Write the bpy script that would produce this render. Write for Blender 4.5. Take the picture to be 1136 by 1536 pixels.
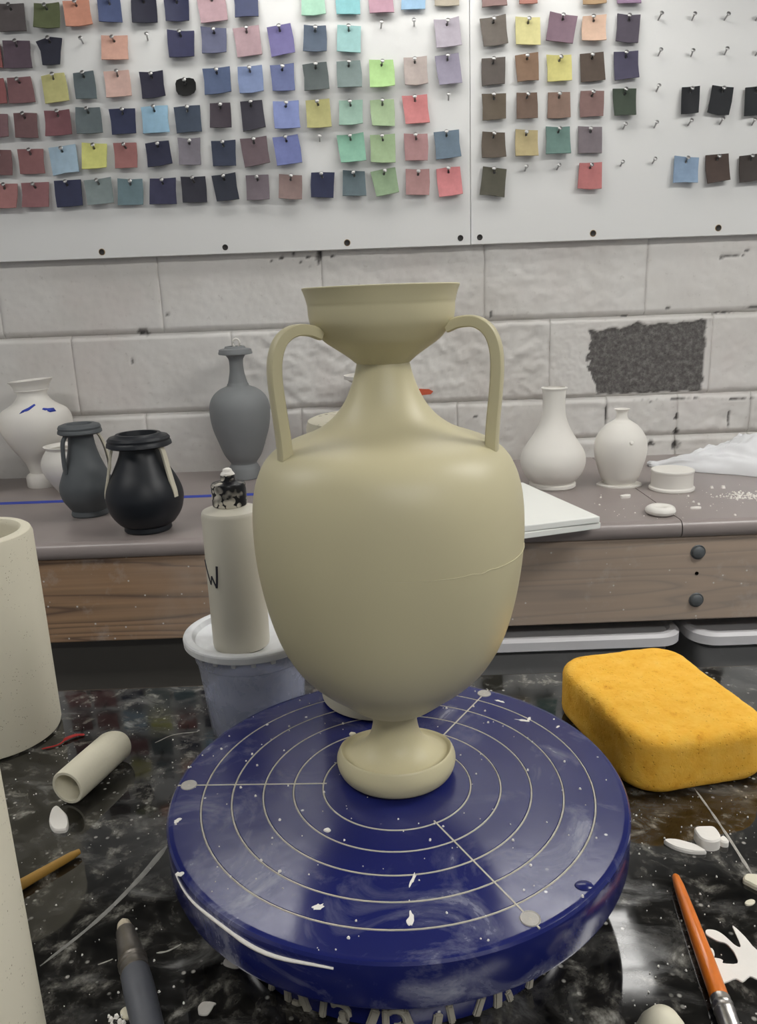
import bpy, bmesh, math, random
from mathutils import Vector, Matrix, noise

# ------------------------------------------------------------------ camera, world, lights, exposure
for o in list(bpy.data.objects):
    bpy.data.objects.remove(o)
scene = bpy.context.scene
COL = scene.collection
random.seed(7)

CAM_Z = 0.3866
PITCH, ROLL = math.radians(14.87), math.radians(2.1)
cam_data = bpy.data.cameras.new('camera')
cam_data.sensor_fit = 'HORIZONTAL'
cam_data.sensor_width = 36.0
cam_data.lens = 36.0 * 1190.0 / 1136.0
cam_data.clip_start = 0.02
cam = bpy.data.objects.new('camera', cam_data)
COL.objects.link(cam)
fw = Vector((0, math.cos(PITCH), -math.sin(PITCH)))
r0 = Vector((1, 0, 0)); u0 = r0.cross(fw)
rt = r0 * math.cos(ROLL) - u0 * math.sin(ROLL)
up = u0 * math.cos(ROLL) + r0 * math.sin(ROLL)
cam.matrix_world = Matrix(((rt.x, up.x, -fw.x, 0), (rt.y, up.y, -fw.y, 0), (rt.z, up.z, -fw.z, CAM_Z), (0, 0, 0, 1)))
scene.camera = cam

world = bpy.data.worlds.new('world'); scene.world = world
world.use_nodes = True
bg = world.node_tree.nodes['Background']
bg.inputs['Color'].default_value = (0.92, 0.95, 1.0, 1)
bg.inputs['Strength'].default_value = 0.26

scene.view_settings.view_transform = 'Standard'
scene.view_settings.look = 'None'
scene.view_settings.gamma = 1.0
scene.view_settings.use_curve_mapping = False
scene.view_settings.exposure = 0.0
TUBE_POWER = 6.8           # emission of the fluorescent tubes
PANEL_POWER = 19.0         # emission of the diffusers of the other ceiling fittings

# ------------------------------------------------------------------ helpers
def link(o, parent=None):
    COL.objects.link(o)
    if parent is not None:
        o.parent = parent
    return o

def tag(o, label, cat, group=None):
    o['label'] = label; o['category'] = cat
    if group: o['group'] = group
    return o

def thing(name, label, cat, loc=(0, 0, 0), rotz=0.0, group=None):
    o = bpy.data.objects.new(name, None)
    o.empty_display_size = 0.02
    link(o); o.location = loc; o.rotation_euler = (0, 0, rotz)
    return tag(o, label, cat, group)

def mesh_obj(name, verts, faces, mat, parent=None, smooth=True, angle=35, loc=None):
    me = bpy.data.meshes.new(name)
    me.from_pydata([tuple(v) for v in verts], [], faces)
    me.update()
    if smooth:
        me.shade_smooth()
        if angle: me.set_sharp_from_angle(angle=math.radians(angle))
    me.materials.append(mat)
    o = link(bpy.data.objects.new(name, me), parent)
    if loc is not None: o.location = loc
    return o

def bm_obj(name, bm, mat, parent=None, smooth=True, angle=35, loc=None):
    bmesh.ops.recalc_face_normals(bm, faces=bm.faces)
    me = bpy.data.meshes.new(name); bm.to_mesh(me); bm.free()
    if smooth:
        me.shade_smooth()
        if angle: me.set_sharp_from_angle(angle=math.radians(angle))
    me.materials.append(mat)
    o = link(bpy.data.objects.new(name, me), parent)
    if loc is not None: o.location = loc
    return o

def cr(pts, n=6):
    """Catmull-Rom through the points, n steps per span."""
    P = [Vector(p) for p in pts]
    P = [P[0] * 2 - P[1]] + P + [P[-1] * 2 - P[-2]]
    out = []
    for i in range(1, len(P) - 2):
        a, b, c, d = P[i - 1:i + 3]
        for k in range(n):
            t = k / n
            out.append(0.5 * ((2 * b) + (c - a) * t + (2 * a - 5 * b + 4 * c - d) * t * t + (3 * b - a - 3 * c + d) * t ** 3))
    out.append(P[-2])
    return out

def lathe(name, prof, mat, parent=None, segs=64, loc=None, angle=35, warp=None, smooth=True):
    """Surface of revolution of (r, z) points; r = 0 closes it."""
    verts, faces, rings = [], [], []
    for r, z in [(p[0], p[1]) for p in prof]:
        if r < 1e-6:
            rings.append([len(verts)]); verts.append((0, 0, z))
        else:
            rings.append(list(range(len(verts), len(verts) + segs)))
            for k in range(segs):
                a = 2 * math.pi * k / segs
                verts.append((r * math.cos(a), r * math.sin(a), z))
    for A, B in zip(rings, rings[1:]):
        for k in range(segs):
            k2 = (k + 1) % segs
            if len(A) == 1 and len(B) == 1: continue
            if len(A) == 1: faces.append((A[0], B[k2], B[k]))
            elif len(B) == 1: faces.append((A[k], A[k2], B[0]))
            else: faces.append((A[k], A[k2], B[k2], B[k]))
    if warp: verts = [warp(Vector(v)) for v in verts]
    return mesh_obj(name, verts, faces, mat, parent, smooth, angle, loc)

def add_box(bm, lo, hi):
    vs = [bm.verts.new((x, y, z)) for z in (lo[2], hi[2]) for y in (lo[1], hi[1]) for x in (lo[0], hi[0])]
    for f in ((0, 2, 3, 1), (4, 5, 7, 6), (0, 1, 5, 4), (2, 6, 7, 3), (0, 4, 6, 2), (1, 3, 7, 5)):
        bm.faces.new([vs[i] for i in f])

def box(name, lo, hi, mat, parent=None, bevel=0.0, segs=2):
    bm = bmesh.new(); add_box(bm, lo, hi)
    if bevel: bmesh.ops.bevel(bm, geom=bm.edges[:], offset=bevel, segments=segs, profile=0.5, affect='EDGES')
    return bm_obj(name, bm, mat, parent, True, 14)     # bevel facets stay crisp so broad faces keep true normals

def tube(name, path, radius, mat, parent=None, segs=10, caps=True, squash=None):
    """Round tube along a path; radius is a number or a list."""
    P = [Vector(p) for p in path]
    verts, faces = [], []
    n = len(P)
    ref = Vector((0, 0, 1))
    for i, p in enumerate(P):
        t = (P[min(i + 1, n - 1)] - P[max(i - 1, 0)]).normalized()
        r_ = ref if abs(t.dot(ref)) < 0.95 else Vector((1, 0, 0))
        s = t.cross(r_).normalized(); u = s.cross(t)
        rad = radius[i] if isinstance(radius, (list, tuple)) else radius
        for k in range(segs):
            a = 2 * math.pi * k / segs
            verts.append(p + s * math.cos(a) * rad + u * math.sin(a) * rad * (squash or 1))
    for i in range(n - 1):
        for k in range(segs):
            k2 = (k + 1) % segs
            faces.append((i * segs + k, i * segs + k2, (i + 1) * segs + k2, (i + 1) * segs + k))
    if caps:
        faces.append(tuple(range(segs))[::-1]); faces.append(tuple(range((n - 1) * segs, n * segs)))
    return mesh_obj(name, verts, faces, mat, parent, True, 50)

def strap(name, path, az, mat, parent, wide, thick, rnd=0.35):
    """Flat handle: path of (r, z) in the upright plane at azimuth az about the parent's axis."""
    pts = cr([(r, z, 0) for r, z in path], 6)
    n = len(pts); verts, faces = [], []
    er = Vector((math.cos(az), math.sin(az), 0)); et = Vector((-math.sin(az), math.cos(az), 0)); ez = Vector((0, 0, 1))
    m = 12
    for i, p in enumerate(pts):
        t = (pts[min(i + 1, n - 1)] - pts[max(i - 1, 0)]).normalized()
        nr = Vector((-t.y, t.x))                       # across the strap, in the r-z plane
        f = i / (n - 1)
        w = wide(f) if callable(wide) else wide
        th = thick(f) if callable(thick) else thick
        for k in range(m):
            a = 2 * math.pi * k / m
            c, s = math.cos(a), math.sin(a)
            q = 0.38                                    # rounded-rectangle section
            cx = math.copysign(abs(c) ** q, c) * w / 2; sx = math.copysign(abs(s) ** q, s) * th / 2
            verts.append(er * (p.x + nr.x * sx) + ez * (p.y + nr.y * sx) + et * cx)
    for i in range(n - 1):
        for k in range(m):
            k2 = (k + 1) % m
            faces.append((i * m + k, i * m + k2, (i + 1) * m + k2, (i + 1) * m + k))
    faces.append(tuple(range(m))[::-1]); faces.append(tuple(range((n - 1) * m, n * m)))
    bm = bmesh.new()
    vs = [bm.verts.new(v) for v in verts]
    for f in faces: bm.faces.new([vs[i] for i in f])
    return bm_obj(name, bm, mat, parent, True, 40)

def plate(name, outline, z0, th, mat, parent=None, rounded=True):
    """A thin flat piece with the given outline and thickness; the outline is rounded off."""
    if rounded:
        P = [Vector((p[0], p[1], 0)) for p in outline]; m = len(P); out = []
        for i in range(m):
            a, b, c, d = P[i - 1], P[i], P[(i + 1) % m], P[(i + 2) % m]
            for k in range(3):
                t = k / 3
                q = 0.5 * ((2 * b) + (c - a) * t + (2 * a - 5 * b + 4 * c - d) * t * t + (3 * b - a - 3 * c + d) * t ** 3)
                out.append((q.x, q.y))
        outline = out
    n = len(outline)
    c = Vector((sum(p[0] for p in outline) / n, sum(p[1] for p in outline) / n))
    v, f = [], []
    e = min(.0012, th * .5)
    for p in outline: v.append((p[0], p[1], z0))
    for p in outline: v.append((p[0], p[1], z0 + th - e))
    for p in outline:
        d = Vector((p[0], p[1])) - c; l = max(d.length, 1e-6); k = max(.3, 1 - e * .8 / l)
        v.append((c.x + d.x * k, c.y + d.y * k, z0 + th))
    for i in range(n):
        j = (i + 1) % n
        f.append((i, j, n + j, n + i)); f.append((n + i, n + j, 2 * n + j, 2 * n + i))
    f.append(tuple(range(n))[::-1]); f.append(tuple(range(2 * n, 3 * n)))
    return mesh_obj(name, v, f, mat, parent, True, 30)

def rbox_bm(size, rad, cell, squash=1.0):
    """Rounded box with a dense surface, centred in x and y, standing on z = 0."""
    sx, sy, sz = size
    bm = bmesh.new()
    def face(o, a, b, na, nb):
        g = [[bm.verts.new(o + a * (i / na) + b * (j / nb)) for j in range(nb + 1)] for i in range(na + 1)]
        for i in range(na):
            for j in range(nb): bm.faces.new((g[i][j], g[i + 1][j], g[i + 1][j + 1], g[i][j + 1]))
    X, Y, Z = Vector((sx, 0, 0)), Vector((0, sy, 0)), Vector((0, 0, sz))
    o = Vector((-sx / 2, -sy / 2, 0))
    nx, ny, nz = [max(2, round(s / cell)) for s in size]
    face(o, Y, X, ny, nx); face(o + Z, X, Y, nx, ny)
    face(o, X, Z, nx, nz); face(o + Y, Z, X, nz, nx); face(o, Z, Y, nz, ny); face(o + X, Y, Z, ny, nz)
    bmesh.ops.remove_doubles(bm, verts=bm.verts, dist=1e-5)
    return bm

# ------------------------------------------------------------------ materials
def new_mat(name):
    m = bpy.data.materials.new(name); m.use_nodes = True
    nt = m.node_tree
    return m, nt, nt.nodes['Principled BSDF']

def N(nt, typ, **kw):
    n = nt.nodes.new(typ)
    for k, v in kw.items():
        if k in ('operation', 'blend_type', 'data_type', 'feature', 'noise_dimensions', 'attribute_name', 'distance', 'invert'): setattr(n, k, v)
        else: n.inputs[k].default_value = v
    return n

def ramp(nt, fac, stops):
    r = nt.nodes.new('ShaderNodeValToRGB')
    e = r.color_ramp.elements
    while len(e) > 1: e.remove(e[-1])
    e[0].position = stops[0][0]; e[0].color = tuple(stops[0][1]) + (1,) if len(stops[0][1]) == 3 else stops[0][1]
    for p, c in stops[1:]:
        q = e.new(p); q.color = tuple(c) + (1,) if len(c) == 3 else c
    nt.links.new(fac, r.inputs[0])
    return r.outputs[0]

def coords(nt, kind='Object', scale=(1, 1, 1)):
    tc = nt.nodes.new('ShaderNodeTexCoord'); mp = nt.nodes.new('ShaderNodeMapping')
    mp.inputs['Scale'].default_value = scale
    nt.links.new(tc.outputs[kind], mp.inputs['Vector'])
    return mp.outputs[0]

def mixc(nt, fac, a, b, blend='MIX'):
    m = nt.nodes.new('ShaderNodeMix'); m.data_type = 'RGBA'; m.blend_type = blend
    for i, v in ((0, fac), (6, a), (7, b)):
        if hasattr(v, 'links') or hasattr(v, 'is_linked'): nt.links.new(v, m.inputs[i])
        else: m.inputs[i].default_value = v if i == 0 else (tuple(v) + (1,) if len(v) == 3 else v)
    return m.outputs[2]

def noise_tex(nt, vec, scale, detail=4, rough=.55, dist=0.0):
    n = nt.nodes.new('ShaderNodeTexNoise')
    n.inputs['Scale'].default_value = scale; n.inputs['Detail'].default_value = detail
    n.inputs['Roughness'].default_value = rough; n.inputs['Distortion'].default_value = dist
    nt.links.new(vec, n.inputs['Vector'])
    return n.outputs[0]

def vor(nt, vec, scale, feature='F1', rnd=1.0):
    n = nt.nodes.new('ShaderNodeTexVoronoi'); n.feature = feature
    n.inputs['Scale'].default_value = scale; n.inputs['Randomness'].default_value = rnd
    nt.links.new(vec, n.inputs['Vector'])
    return n.outputs[0]

def bump(nt, bsdf, height, strength=.3, dist=.001):
    b = nt.nodes.new('ShaderNodeBump')
    b.inputs['Strength'].default_value = strength; b.inputs['Distance'].default_value = dist
    nt.links.new(height, b.inputs['Height']); nt.links.new(b.outputs[0], bsdf.inputs['Normal'])

def simple(name, col, rough=.6, metal=0.0, var=.12, scale=40, bump_s=.15, bump_d=.0008, coat=0.0, spec=.5):
    """One colour with faint mottling and fine relief."""
    m, nt, b = new_mat(name)
    v = coords(nt)
    n = noise_tex(nt, v, scale, 5)
    c = mixc(nt, n, [x * (1 - var) for x in col], [min(1, x * (1 + var)) for x in col])
    nt.links.new(c, b.inputs['Base Color'])
    b.inputs['Roughness'].default_value = rough; b.inputs['Metallic'].default_value = metal
    b.inputs['Coat Weight'].default_value = coat; b.inputs['Specular IOR Level'].default_value = spec
    if bump_s: bump(nt, b, noise_tex(nt, v, scale * 8, 4), bump_s, bump_d)
    return m

def speckled(name, col, speck, scale, thr=.12, rough=.75, var=.08, bd=.0008, tint=None):
    """Plaster or bisque: pale, with scattered pits."""
    m, nt, b = new_mat(name)
    v = coords(nt)
    big = noise_tex(nt, v, 9, 4)
    c = mixc(nt, big, [x * (1 - var) for x in col], [min(1, x * (1 + var)) for x in (tint or col)])
    d = vor(nt, v, scale)
    gate = noise_tex(nt, v, scale * .18, 3)
    s1 = ramp(nt, d, [(0, (1, 1, 1)), (thr, (1, 1, 1)), (thr + .06, (0, 0, 0))])
    s2 = ramp(nt, gate, [(.5, (0, 0, 0)), (.58, (1, 1, 1))])
    mm = N(nt, 'ShaderNodeMath', operation='MULTIPLY')
    nt.links.new(s1, mm.inputs[0]); nt.links.new(s2, mm.inputs[1])
    c = mixc(nt, mm.outputs[0], c, speck)
    nt.links.new(c, b.inputs['Base Color'])
    b.inputs['Roughness'].default_value = rough; b.inputs['Specular IOR Level'].default_value = .25
    inv = N(nt, 'ShaderNodeMath', operation='SUBTRACT'); inv.inputs[0].default_value = 1
    nt.links.new(mm.outputs[0], inv.inputs[1])
    bump(nt, b, inv.outputs[0], .5, bd)
    return m

def emit(name, col, power):
    m, nt, b = new_mat(name)
    b.inputs['Base Color'].default_value = (.9, .9, .9, 1)
    b.inputs['Emission Color'].default_value = tuple(col) + (1,)
    b.inputs['Emission Strength'].default_value = power
    return m

# white painted blocks, with grey bare concrete where the attribute "bare" says so
def mat_wall():
    m, nt, b = new_mat('painted_block')
    v = coords(nt)
    big = noise_tex(nt, v, 3.2, 4); fine = noise_tex(nt, v, 26, 6, .6)
    c = ramp(nt, big, [(.3, (.55, .525, .49)), (.5, (.63, .61, .58)), (.72, (.69, .675, .65))])
    pinkn = noise_tex(nt, v, 4.7, 3)
    pk = ramp(nt, pinkn, [(.5, (0, 0, 0)), (.7, (.35, .35, .35))])
    c = mixc(nt, pk, c, (.62, .555, .53))
    dirt = ramp(nt, noise_tex(nt, v, 60, 6, .7), [(.30, (.55, .52, .48)), (.40, (1, 1, 1))])
    c = mixc(nt, .35, c, dirt, 'MULTIPLY')
    at = N(nt, 'ShaderNodeAttribute', attribute_name='bare')
    g1 = noise_tex(nt, v, 75, 8, .75)
    g2 = vor(nt, v, 150)
    gc = ramp(nt, g1, [(.3, (.055, .050, .048)), (.5, (.125, .117, .112)), (.66, (.21, .20, .19)), (.76, (.42, .40, .38))])
    pit = ramp(nt, g2, [(0, (.3, .3, .3)), (.3, (1, 1, 1))])
    gc = mixc(nt, .6, gc, pit, 'MULTIPLY')
    c = mixc(nt, at.outputs['Fac'], c, gc)
    nt.links.new(c, b.inputs['Base Color'])
    rr = ramp(nt, at.outputs['Fac'], [(0, (.55,) * 3), (1, (.95,) * 3)])
    nt.links.new(rr, b.inputs['Roughness'])
    h = N(nt, 'ShaderNodeMath', operation='MULTIPLY_ADD')
    nt.links.new(g1, h.inputs[0]); nt.links.new(at.outputs['Fac'], h.inputs[1]); nt.links.new(fine, h.inputs[2])
    bump(nt, b, h.outputs[0], .30, .003)
    return m

# polished black stone-look laminate with pale flecks and smears of dried clay
def mat_black_top():
    m, nt, b = new_mat('black_worktop')
    v = coords(nt)
    n1 = noise_tex(nt, v, 42, 8, .66, .35)
    base = ramp(nt, n1, [(.36, (.003, .003, .003)), (.50, (.010, .0095, .0085)), (.57, (.040, .038, .034)), (.62, (.12, .115, .10)), (.72, (.36, .35, .32))])
    fl = vor(nt, v, 120)
    gate = noise_tex(nt, v, 22, 4, .6)
    f1 = ramp(nt, fl, [(0, (1,) * 3), (.10, (1,) * 3), (.20, (0,) * 3)])
    f2 = ramp(nt, gate, [(.50, (0,) * 3), (.58, (1,) * 3)])
    mm = N(nt, 'ShaderNodeMath', operation='MULTIPLY'); nt.links.new(f1, mm.inputs[0]); nt.links.new(f2, mm.inputs[1])
    c = mixc(nt, mm.outputs[0], base, (.36, .35, .32))
    # dried clay water: soft grey veils
    s1 = noise_tex(nt, coords(nt, 'Object', (1, 1.9, 1)), 12, 7, .62, 1.2)
    sm = ramp(nt, s1, [(.50, (0,) * 3), (.60, (.10,) * 3), (.70, (.40,) * 3)])
    c = mixc(nt, sm, c, (.33, .325, .31))
    nt.links.new(c, b.inputs['Base Color'])
    rn = noise_tex(nt, v, 16, 5, .6)
    rough = ramp(nt, rn, [(.40, (.02,) * 3), (.58, (.06,) * 3), (.8, (.30,) * 3)])
    r2 = mixc(nt, sm, rough, (.5, .5, .5))
    nt.links.new(r2, b.inputs['Roughness'])
    b.inputs['Specular IOR Level'].default_value = .8
    bump(nt, b, noise_tex(nt, v, 25, 2), .03, .001)
    return m

def mat_wheel():
    m, nt, b = new_mat('blue_wheel_enamel')
    v = coords(nt)
    n1 = noise_tex(nt, v, 12, 5)
    c = mixc(nt, n1, (.008, .011, .088), (.014, .020, .128))
    s1 = noise_tex(nt, v, 17, 7, .64, 1.0)
    rad = nt.nodes.new('ShaderNodeVectorMath'); rad.operation = 'LENGTH'
    tc = nt.nodes.new('ShaderNodeTexCoord'); nt.links.new(tc.outputs['Object'], rad.inputs[0])
    outer = ramp(nt, rad.outputs['Value'], [(.085, (.12,) * 3), (.142, (1,) * 3)])
    sm = ramp(nt, s1, [(.52, (0,) * 3), (.62, (.18,) * 3), (.72, (.75,) * 3)])
    mm = N(nt, 'ShaderNodeMath', operation='MULTIPLY'); nt.links.new(sm, mm.inputs[0]); nt.links.new(outer, mm.inputs[1])
    c = mixc(nt, mm.outputs[0], c, (.42, .43, .50))
    dots = vor(nt, v, 90)
    dg = noise_tex(nt, v, 30, 2)
    d1 = ramp(nt, dots, [(0, (1,) * 3), (.07, (1,) * 3), (.11, (0,) * 3)])
    d2 = ramp(nt, dg, [(.60, (0,) * 3), (.63, (1,) * 3)])
    m2 = N(nt, 'ShaderNodeMath', operation='MULTIPLY'); nt.links.new(d1, m2.inputs[0]); nt.links.new(d2, m2.inputs[1])
    c = mixc(nt, m2.outputs[0], c, (.65, .65, .66))
    nt.links.new(c, b.inputs['Base Color'])
    rn = noise_tex(nt, v, 20, 6, .6)
    r = ramp(nt, rn, [(.3, (.13,) * 3), (.7, (.24,) * 3)])
    nt.links.new(mixc(nt, mm.outputs[0], r, (.6, .6, .6)), b.inputs['Roughness'])
    b.inputs['Specular IOR Level'].default_value = .55
    bump(nt, b, noise_tex(nt, v, 60, 4, .55), .08, .0016)
    return m

def mat_wood(name, c1, c2, dust):
    m, nt, b = new_mat(name)
    # grain: contour lines of a stretched noise
    v = coords(nt, 'Object', (.45, 3, 8.5))
    n = noise_tex(nt, v, 1.55, 2, .45, .3)
    k = N(nt, 'ShaderNodeMath', operation='MULTIPLY'); k.inputs[1].default_value = 78
    nt.links.new(n, k.inputs[0])
    w = N(nt, 'ShaderNodeMath', operation='SINE'); nt.links.new(k.outputs[0], w.inputs[0])
    wm = nt.nodes.new('ShaderNodeMapRange'); wm.inputs[1].default_value = -1; wm.inputs[2].default_value = 1
    nt.links.new(w.outputs[0], wm.inputs[0]); wave = wm.outputs[0]
    g = ramp(nt, wave, [(0, c2), (.05, [a * .5 + b_ * .5 for a, b_ in zip(c1, c2)]), (.30, [a * .88 for a in c1]), (1, c1)])
    tone = ramp(nt, noise_tex(nt, coords(nt, 'Object', (1.2, 30, 60)), 2.2, 4), [(.3, (.72,) * 3), (.7, (1.0,) * 3)])
    g = mixc(nt, 1.0, g, tone, 'MULTIPLY')
    tc = nt.nodes.new('ShaderNodeTexCoord'); sx = nt.nodes.new('ShaderNodeSeparateXYZ')
    nt.links.new(tc.outputs['Object'], sx.inputs[0])
    # the plank is greyed by clay dust, least at its left end
    ad = N(nt, 'ShaderNodeMath', operation='MULTIPLY_ADD'); ad.inputs[1].default_value = .45
    nt.links.new(noise_tex(nt, coords(nt), 7, 5, .6), ad.inputs[0]); nt.links.new(sx.outputs[0], ad.inputs[2])
    df = ramp(nt, ad.outputs[0], [(0.0, (0.0,) * 3), (.02, (.55,) * 3), (1, (.62,) * 3)])
    mp = nt.nodes.new('ShaderNodeMapRange'); mp.inputs[1].default_value = -.35; mp.inputs[2].default_value = .35
    nt.links.new(ad.outputs[0], mp.inputs[0])
    df = ramp(nt, mp.outputs[0], [(0, (.10,) * 3), (.22, (.20,) * 3), (.42, (.50,) * 3), (1, (.58,) * 3)])
    g = mixc(nt, df, g, dust)
    vv = coords(nt)
    dots = ramp(nt, vor(nt, vv, 42), [(0, (1,) * 3), (.05, (1,) * 3), (.09, (0,) * 3)])
    veil = ramp(nt, noise_tex(nt, vv, 11, 5, .7), [(.56, (0,) * 3), (.72, (.40,) * 3)])
    g = mixc(nt, veil, g, (.50, .46, .42)); g = mixc(nt, dots, g, (.60, .57, .53))
    nt.links.new(g, b.inputs['Base Color'])
    b.inputs['Roughness'].default_value = .7
    bump(nt, b, wave, .15, .001)
    return m

def mat_tile():
    m, nt, b = new_mat('test_tile_clay')
    v = coords(nt)
    oi = nt.nodes.new('ShaderNodeObjectInfo')
    n = noise_tex(nt, v, 50, 5)
    k = ramp(nt, n, [(.3, (.86,) * 3), (.7, (1.06,) * 3)])
    c = mixc(nt, 1.0, oi.outputs['Color'], k, 'MULTIPLY')
    hs = nt.nodes.new('ShaderNodeHueSaturation'); hs.inputs['Saturation'].default_value = .74; hs.inputs['Value'].default_value = .78
    nt.links.new(c, hs.inputs['Color']); c = hs.outputs[0]
    nt.links.new(c, b.inputs['Base Color'])
    b.inputs['Roughness'].default_value = .62; b.inputs['Specular IOR Level'].default_value = .3
    bump(nt, b, n, .2, .001)
    return m

def mat_sponge():
    m, nt, b = new_mat('yellow_sponge')
    v = coords(nt)
    n = noise_tex(nt, v, 60, 6, .7)
    c = ramp(nt, n, [(.26, (.62, .27, .022)), (.42, (.79, .42, .050)), (.7, (.85, .50, .085))])
    pores = vor(nt, v, 240)
    pg = ramp(nt, pores, [(0, (.45,) * 3), (.22, (1,) * 3)])
    c = mixc(nt, .3, c, pg, 'MULTIPLY')
    big = ramp(nt, noise_tex(nt, v, 14, 4), [(.62, (0,) * 3), (.75, (.25,) * 3)])
    c = mixc(nt, big, c, (.80, .60, .22))
    nt.links.new(c, b.inputs['Base Color'])
    b.inputs['Roughness'].default_value = .95; b.inputs['Specular IOR Level'].default_value = .15
    b.inputs['Subsurface Weight'].default_value = .15; b.inputs['Subsurface Radius'].default_value = (.006, .003, .001)
    hh = N(nt, 'ShaderNodeMath', operation='ADD'); nt.links.new(n, hh.inputs[0]); nt.links.new(pg, hh.inputs[1])
    bump(nt, b, hh.outputs[0], .6, .0025)
    return m

def plastic(name, col, trans, rough, alpha=1.0):
    m, nt, b = new_mat(name)
    b.inputs['Base Color'].default_value = tuple(col) + (1,)
    b.inputs['Transmission Weight'].default_value = trans
    b.inputs['IOR'].default_value = 1.25
    b.inputs['Alpha'].default_value = alpha
    v = coords(nt)
    n = noise_tex(nt, v, 30, 6, .65, .8)
    r = ramp(nt, n, [(.4, (rough,) * 3), (.7, (min(1, rough + .25),) * 3)])
    nt.links.new(r, b.inputs['Roughness'])
    sm = ramp(nt, n, [(.55, tuple(col)), (.75, tuple(min(1, c * 1.12 + .05) for c in col))])
    nt.links.new(sm, b.inputs['Base Color'])
    bump(nt, b, n, .08, .001)
    return m

M = {}
M['wall'] = mat_wall()
M['black_top'] = mat_black_top()
M['wheel'] = mat_wheel()
M['wood'] = mat_wood('dusty_plank', (.36, .205, .10), (.13, .065, .03), (.46, .40, .345))
M['tile'] = mat_tile()
M['sponge'] = mat_sponge()
M['board'] = simple('white_board', (.72, .72, .705), .33, var=.025, scale=3, bump_s=.03)
M['nail'] = simple('steel_nail', (.36, .355, .35), .32, metal=.8, var=.2, scale=200)
M['screw'] = simple('dark_screw', (.012, .010, .008), .5, var=.3, scale=200)
M['rust'] = simple('brown_washer', (.30, .20, .09), .6, var=.3, scale=300)
M['ceiling'] = simple('ceiling_paint', (.20, .20, .19), .9, var=.08, scale=4)
M['floor'] = simple('concrete_floor', (.16, .155, .15), .8, var=.2, scale=6)
M['bench'] = simple('mauve_laminate', (.285, .245, .232), .32, var=.13, scale=9, bump_s=.05)
M['bench_leg'] = simple('dark_timber', (.06, .05, .042), .8, var=.2, scale=20)
M['dark_panel'] = simple('dark_panel', (.075, .069, .060), .55, var=.15, scale=8)
M['bolt'] = simple('grey_bolt', (.13, .14, .145), .5, metal=.4, var=.25, scale=150)
M['vase'] = simple('cream_clay', (.545, .495, .315), .42, var=.03, scale=7, bump_s=.03, spec=.35)
M['vase_seam'] = simple('pale_seam', (.60, .55, .37), .5, var=.03, scale=30)
M['plaster'] = speckled('cream_plaster', (.64, .60, .48), (.24, .20, .14), 420, .13, .85, .05, .0005)
M['plaster_behind'] = speckled('pitted_plaster', (.62, .58, .46), (.10, .08, .05), 170, .24, .85, .10, .0015)
M['bisque'] = simple('white_bisque', (.74, .715, .665), .75, var=.04, scale=14, bump_s=.06, spec=.25)
M['slip_white'] = simple('dried_white_slip', (.80, .77, .72), .7, var=.05, scale=60, bump_s=.2)
M['cream_chip'] = simple('cream_clay_chip', (.70, .66, .52), .7, var=.05, scale=60, bump_s=.2)
M['grey_clay'] = simple('grey_clay', (.215, .225, .230), .6, var=.06, scale=18, bump_s=.05, spec=.35)
M['grey_dark'] = simple('dark_grey_clay', (.085, .094, .100), .5, var=.08, scale=18, bump_s=.05, spec=.4)
M['black_clay'] = simple('black_clay', (.010, .012, .016), .42, var=.15, scale=18, bump_s=.05, spec=.4)
M['cream_handle'] = simple('cream_handle_clay', (.62, .58, .46), .6, var=.05, scale=30, bump_s=.05)
M['blue_ink'] = simple('blue_mark', (.03, .06, .42), .6, var=.1, scale=60)
M['black_ink'] = simple('black_ink', (.02, .018, .03), .5, var=.1, scale=60)
M['bottle'] = simple('milky_bottle', (.57, .54, .455), .45, var=.05, scale=24, bump_s=.05, spec=.4)
M['cap'] = speckled('black_cap', (.008, .008, .010), (.62, .58, .50), 150, .5, .35, .2)
M['tub'] = plastic('clear_tub', (.56, .59, .70), .15, .20, .42)
M['tub_lid'] = plastic('milky_lid', (.68, .69, .70), .15, .35)
M['tub_contents'] = simple('lavender_contents', (.34, .37, .56), .5, var=.25, scale=18)
M['box_lid'] = simple('milky_box_lid', (.60, .59, .60), .45, var=.05, scale=14)
M['box_body'] = plastic('smoky_box', (.36, .36, .355), .45, .35)
M['bag'] = simple('thin_white_bag', (.84, .845, .86), .20, var=.02, scale=6, bump_s=0, spec=.8)
M['bag'].node_tree.nodes['Principled BSDF'].inputs['Transmission Weight'].default_value = .12
M['bag'].node_tree.nodes['Principled BSDF'].inputs['IOR'].default_value = 1.15
M['white_slab'] = simple('white_slab', (.84, .845, .80), .6, var=.03, scale=10, bump_s=.04)
M['red'] = simple('red_thread', (.42, .015, .012), .6, var=.15, scale=80)
M['orange_paint'] = simple('orange_lacquer', (.68, .17, .012), .35, var=.35, scale=55, bump_s=.1, coat=.3)
M['grey_paint'] = simple('grey_lacquer', (.085, .090, .105), .5, var=.2, scale=60)
M['ferrule'] = simple('tin_ferrule', (.50, .48, .45), .32, metal=.95, var=.25, scale=90)
M['ferrule_dark'] = simple('tarnished_ferrule', (.22, .20, .175), .35, metal=.8, var=.3, scale=90)
M['bristle'] = simple('pale_bristle', (.55, .48, .36), .8, var=.1, scale=200)
M['bamboo'] = simple('golden_wood', (.42, .235, .045), .5, var=.2, scale=40)
M['clay_line'] = simple('dried_clay_line', (.50, .47, .40), .8, var=.3, scale=160)
M['clay_plug'] = simple('dried_clay_plug', (.42, .40, .37), .8, var=.2, scale=120)
M['wheel_clay'] = simple('clay_crust', (.34, .315, .26), .85, var=.3, scale=120)
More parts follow.
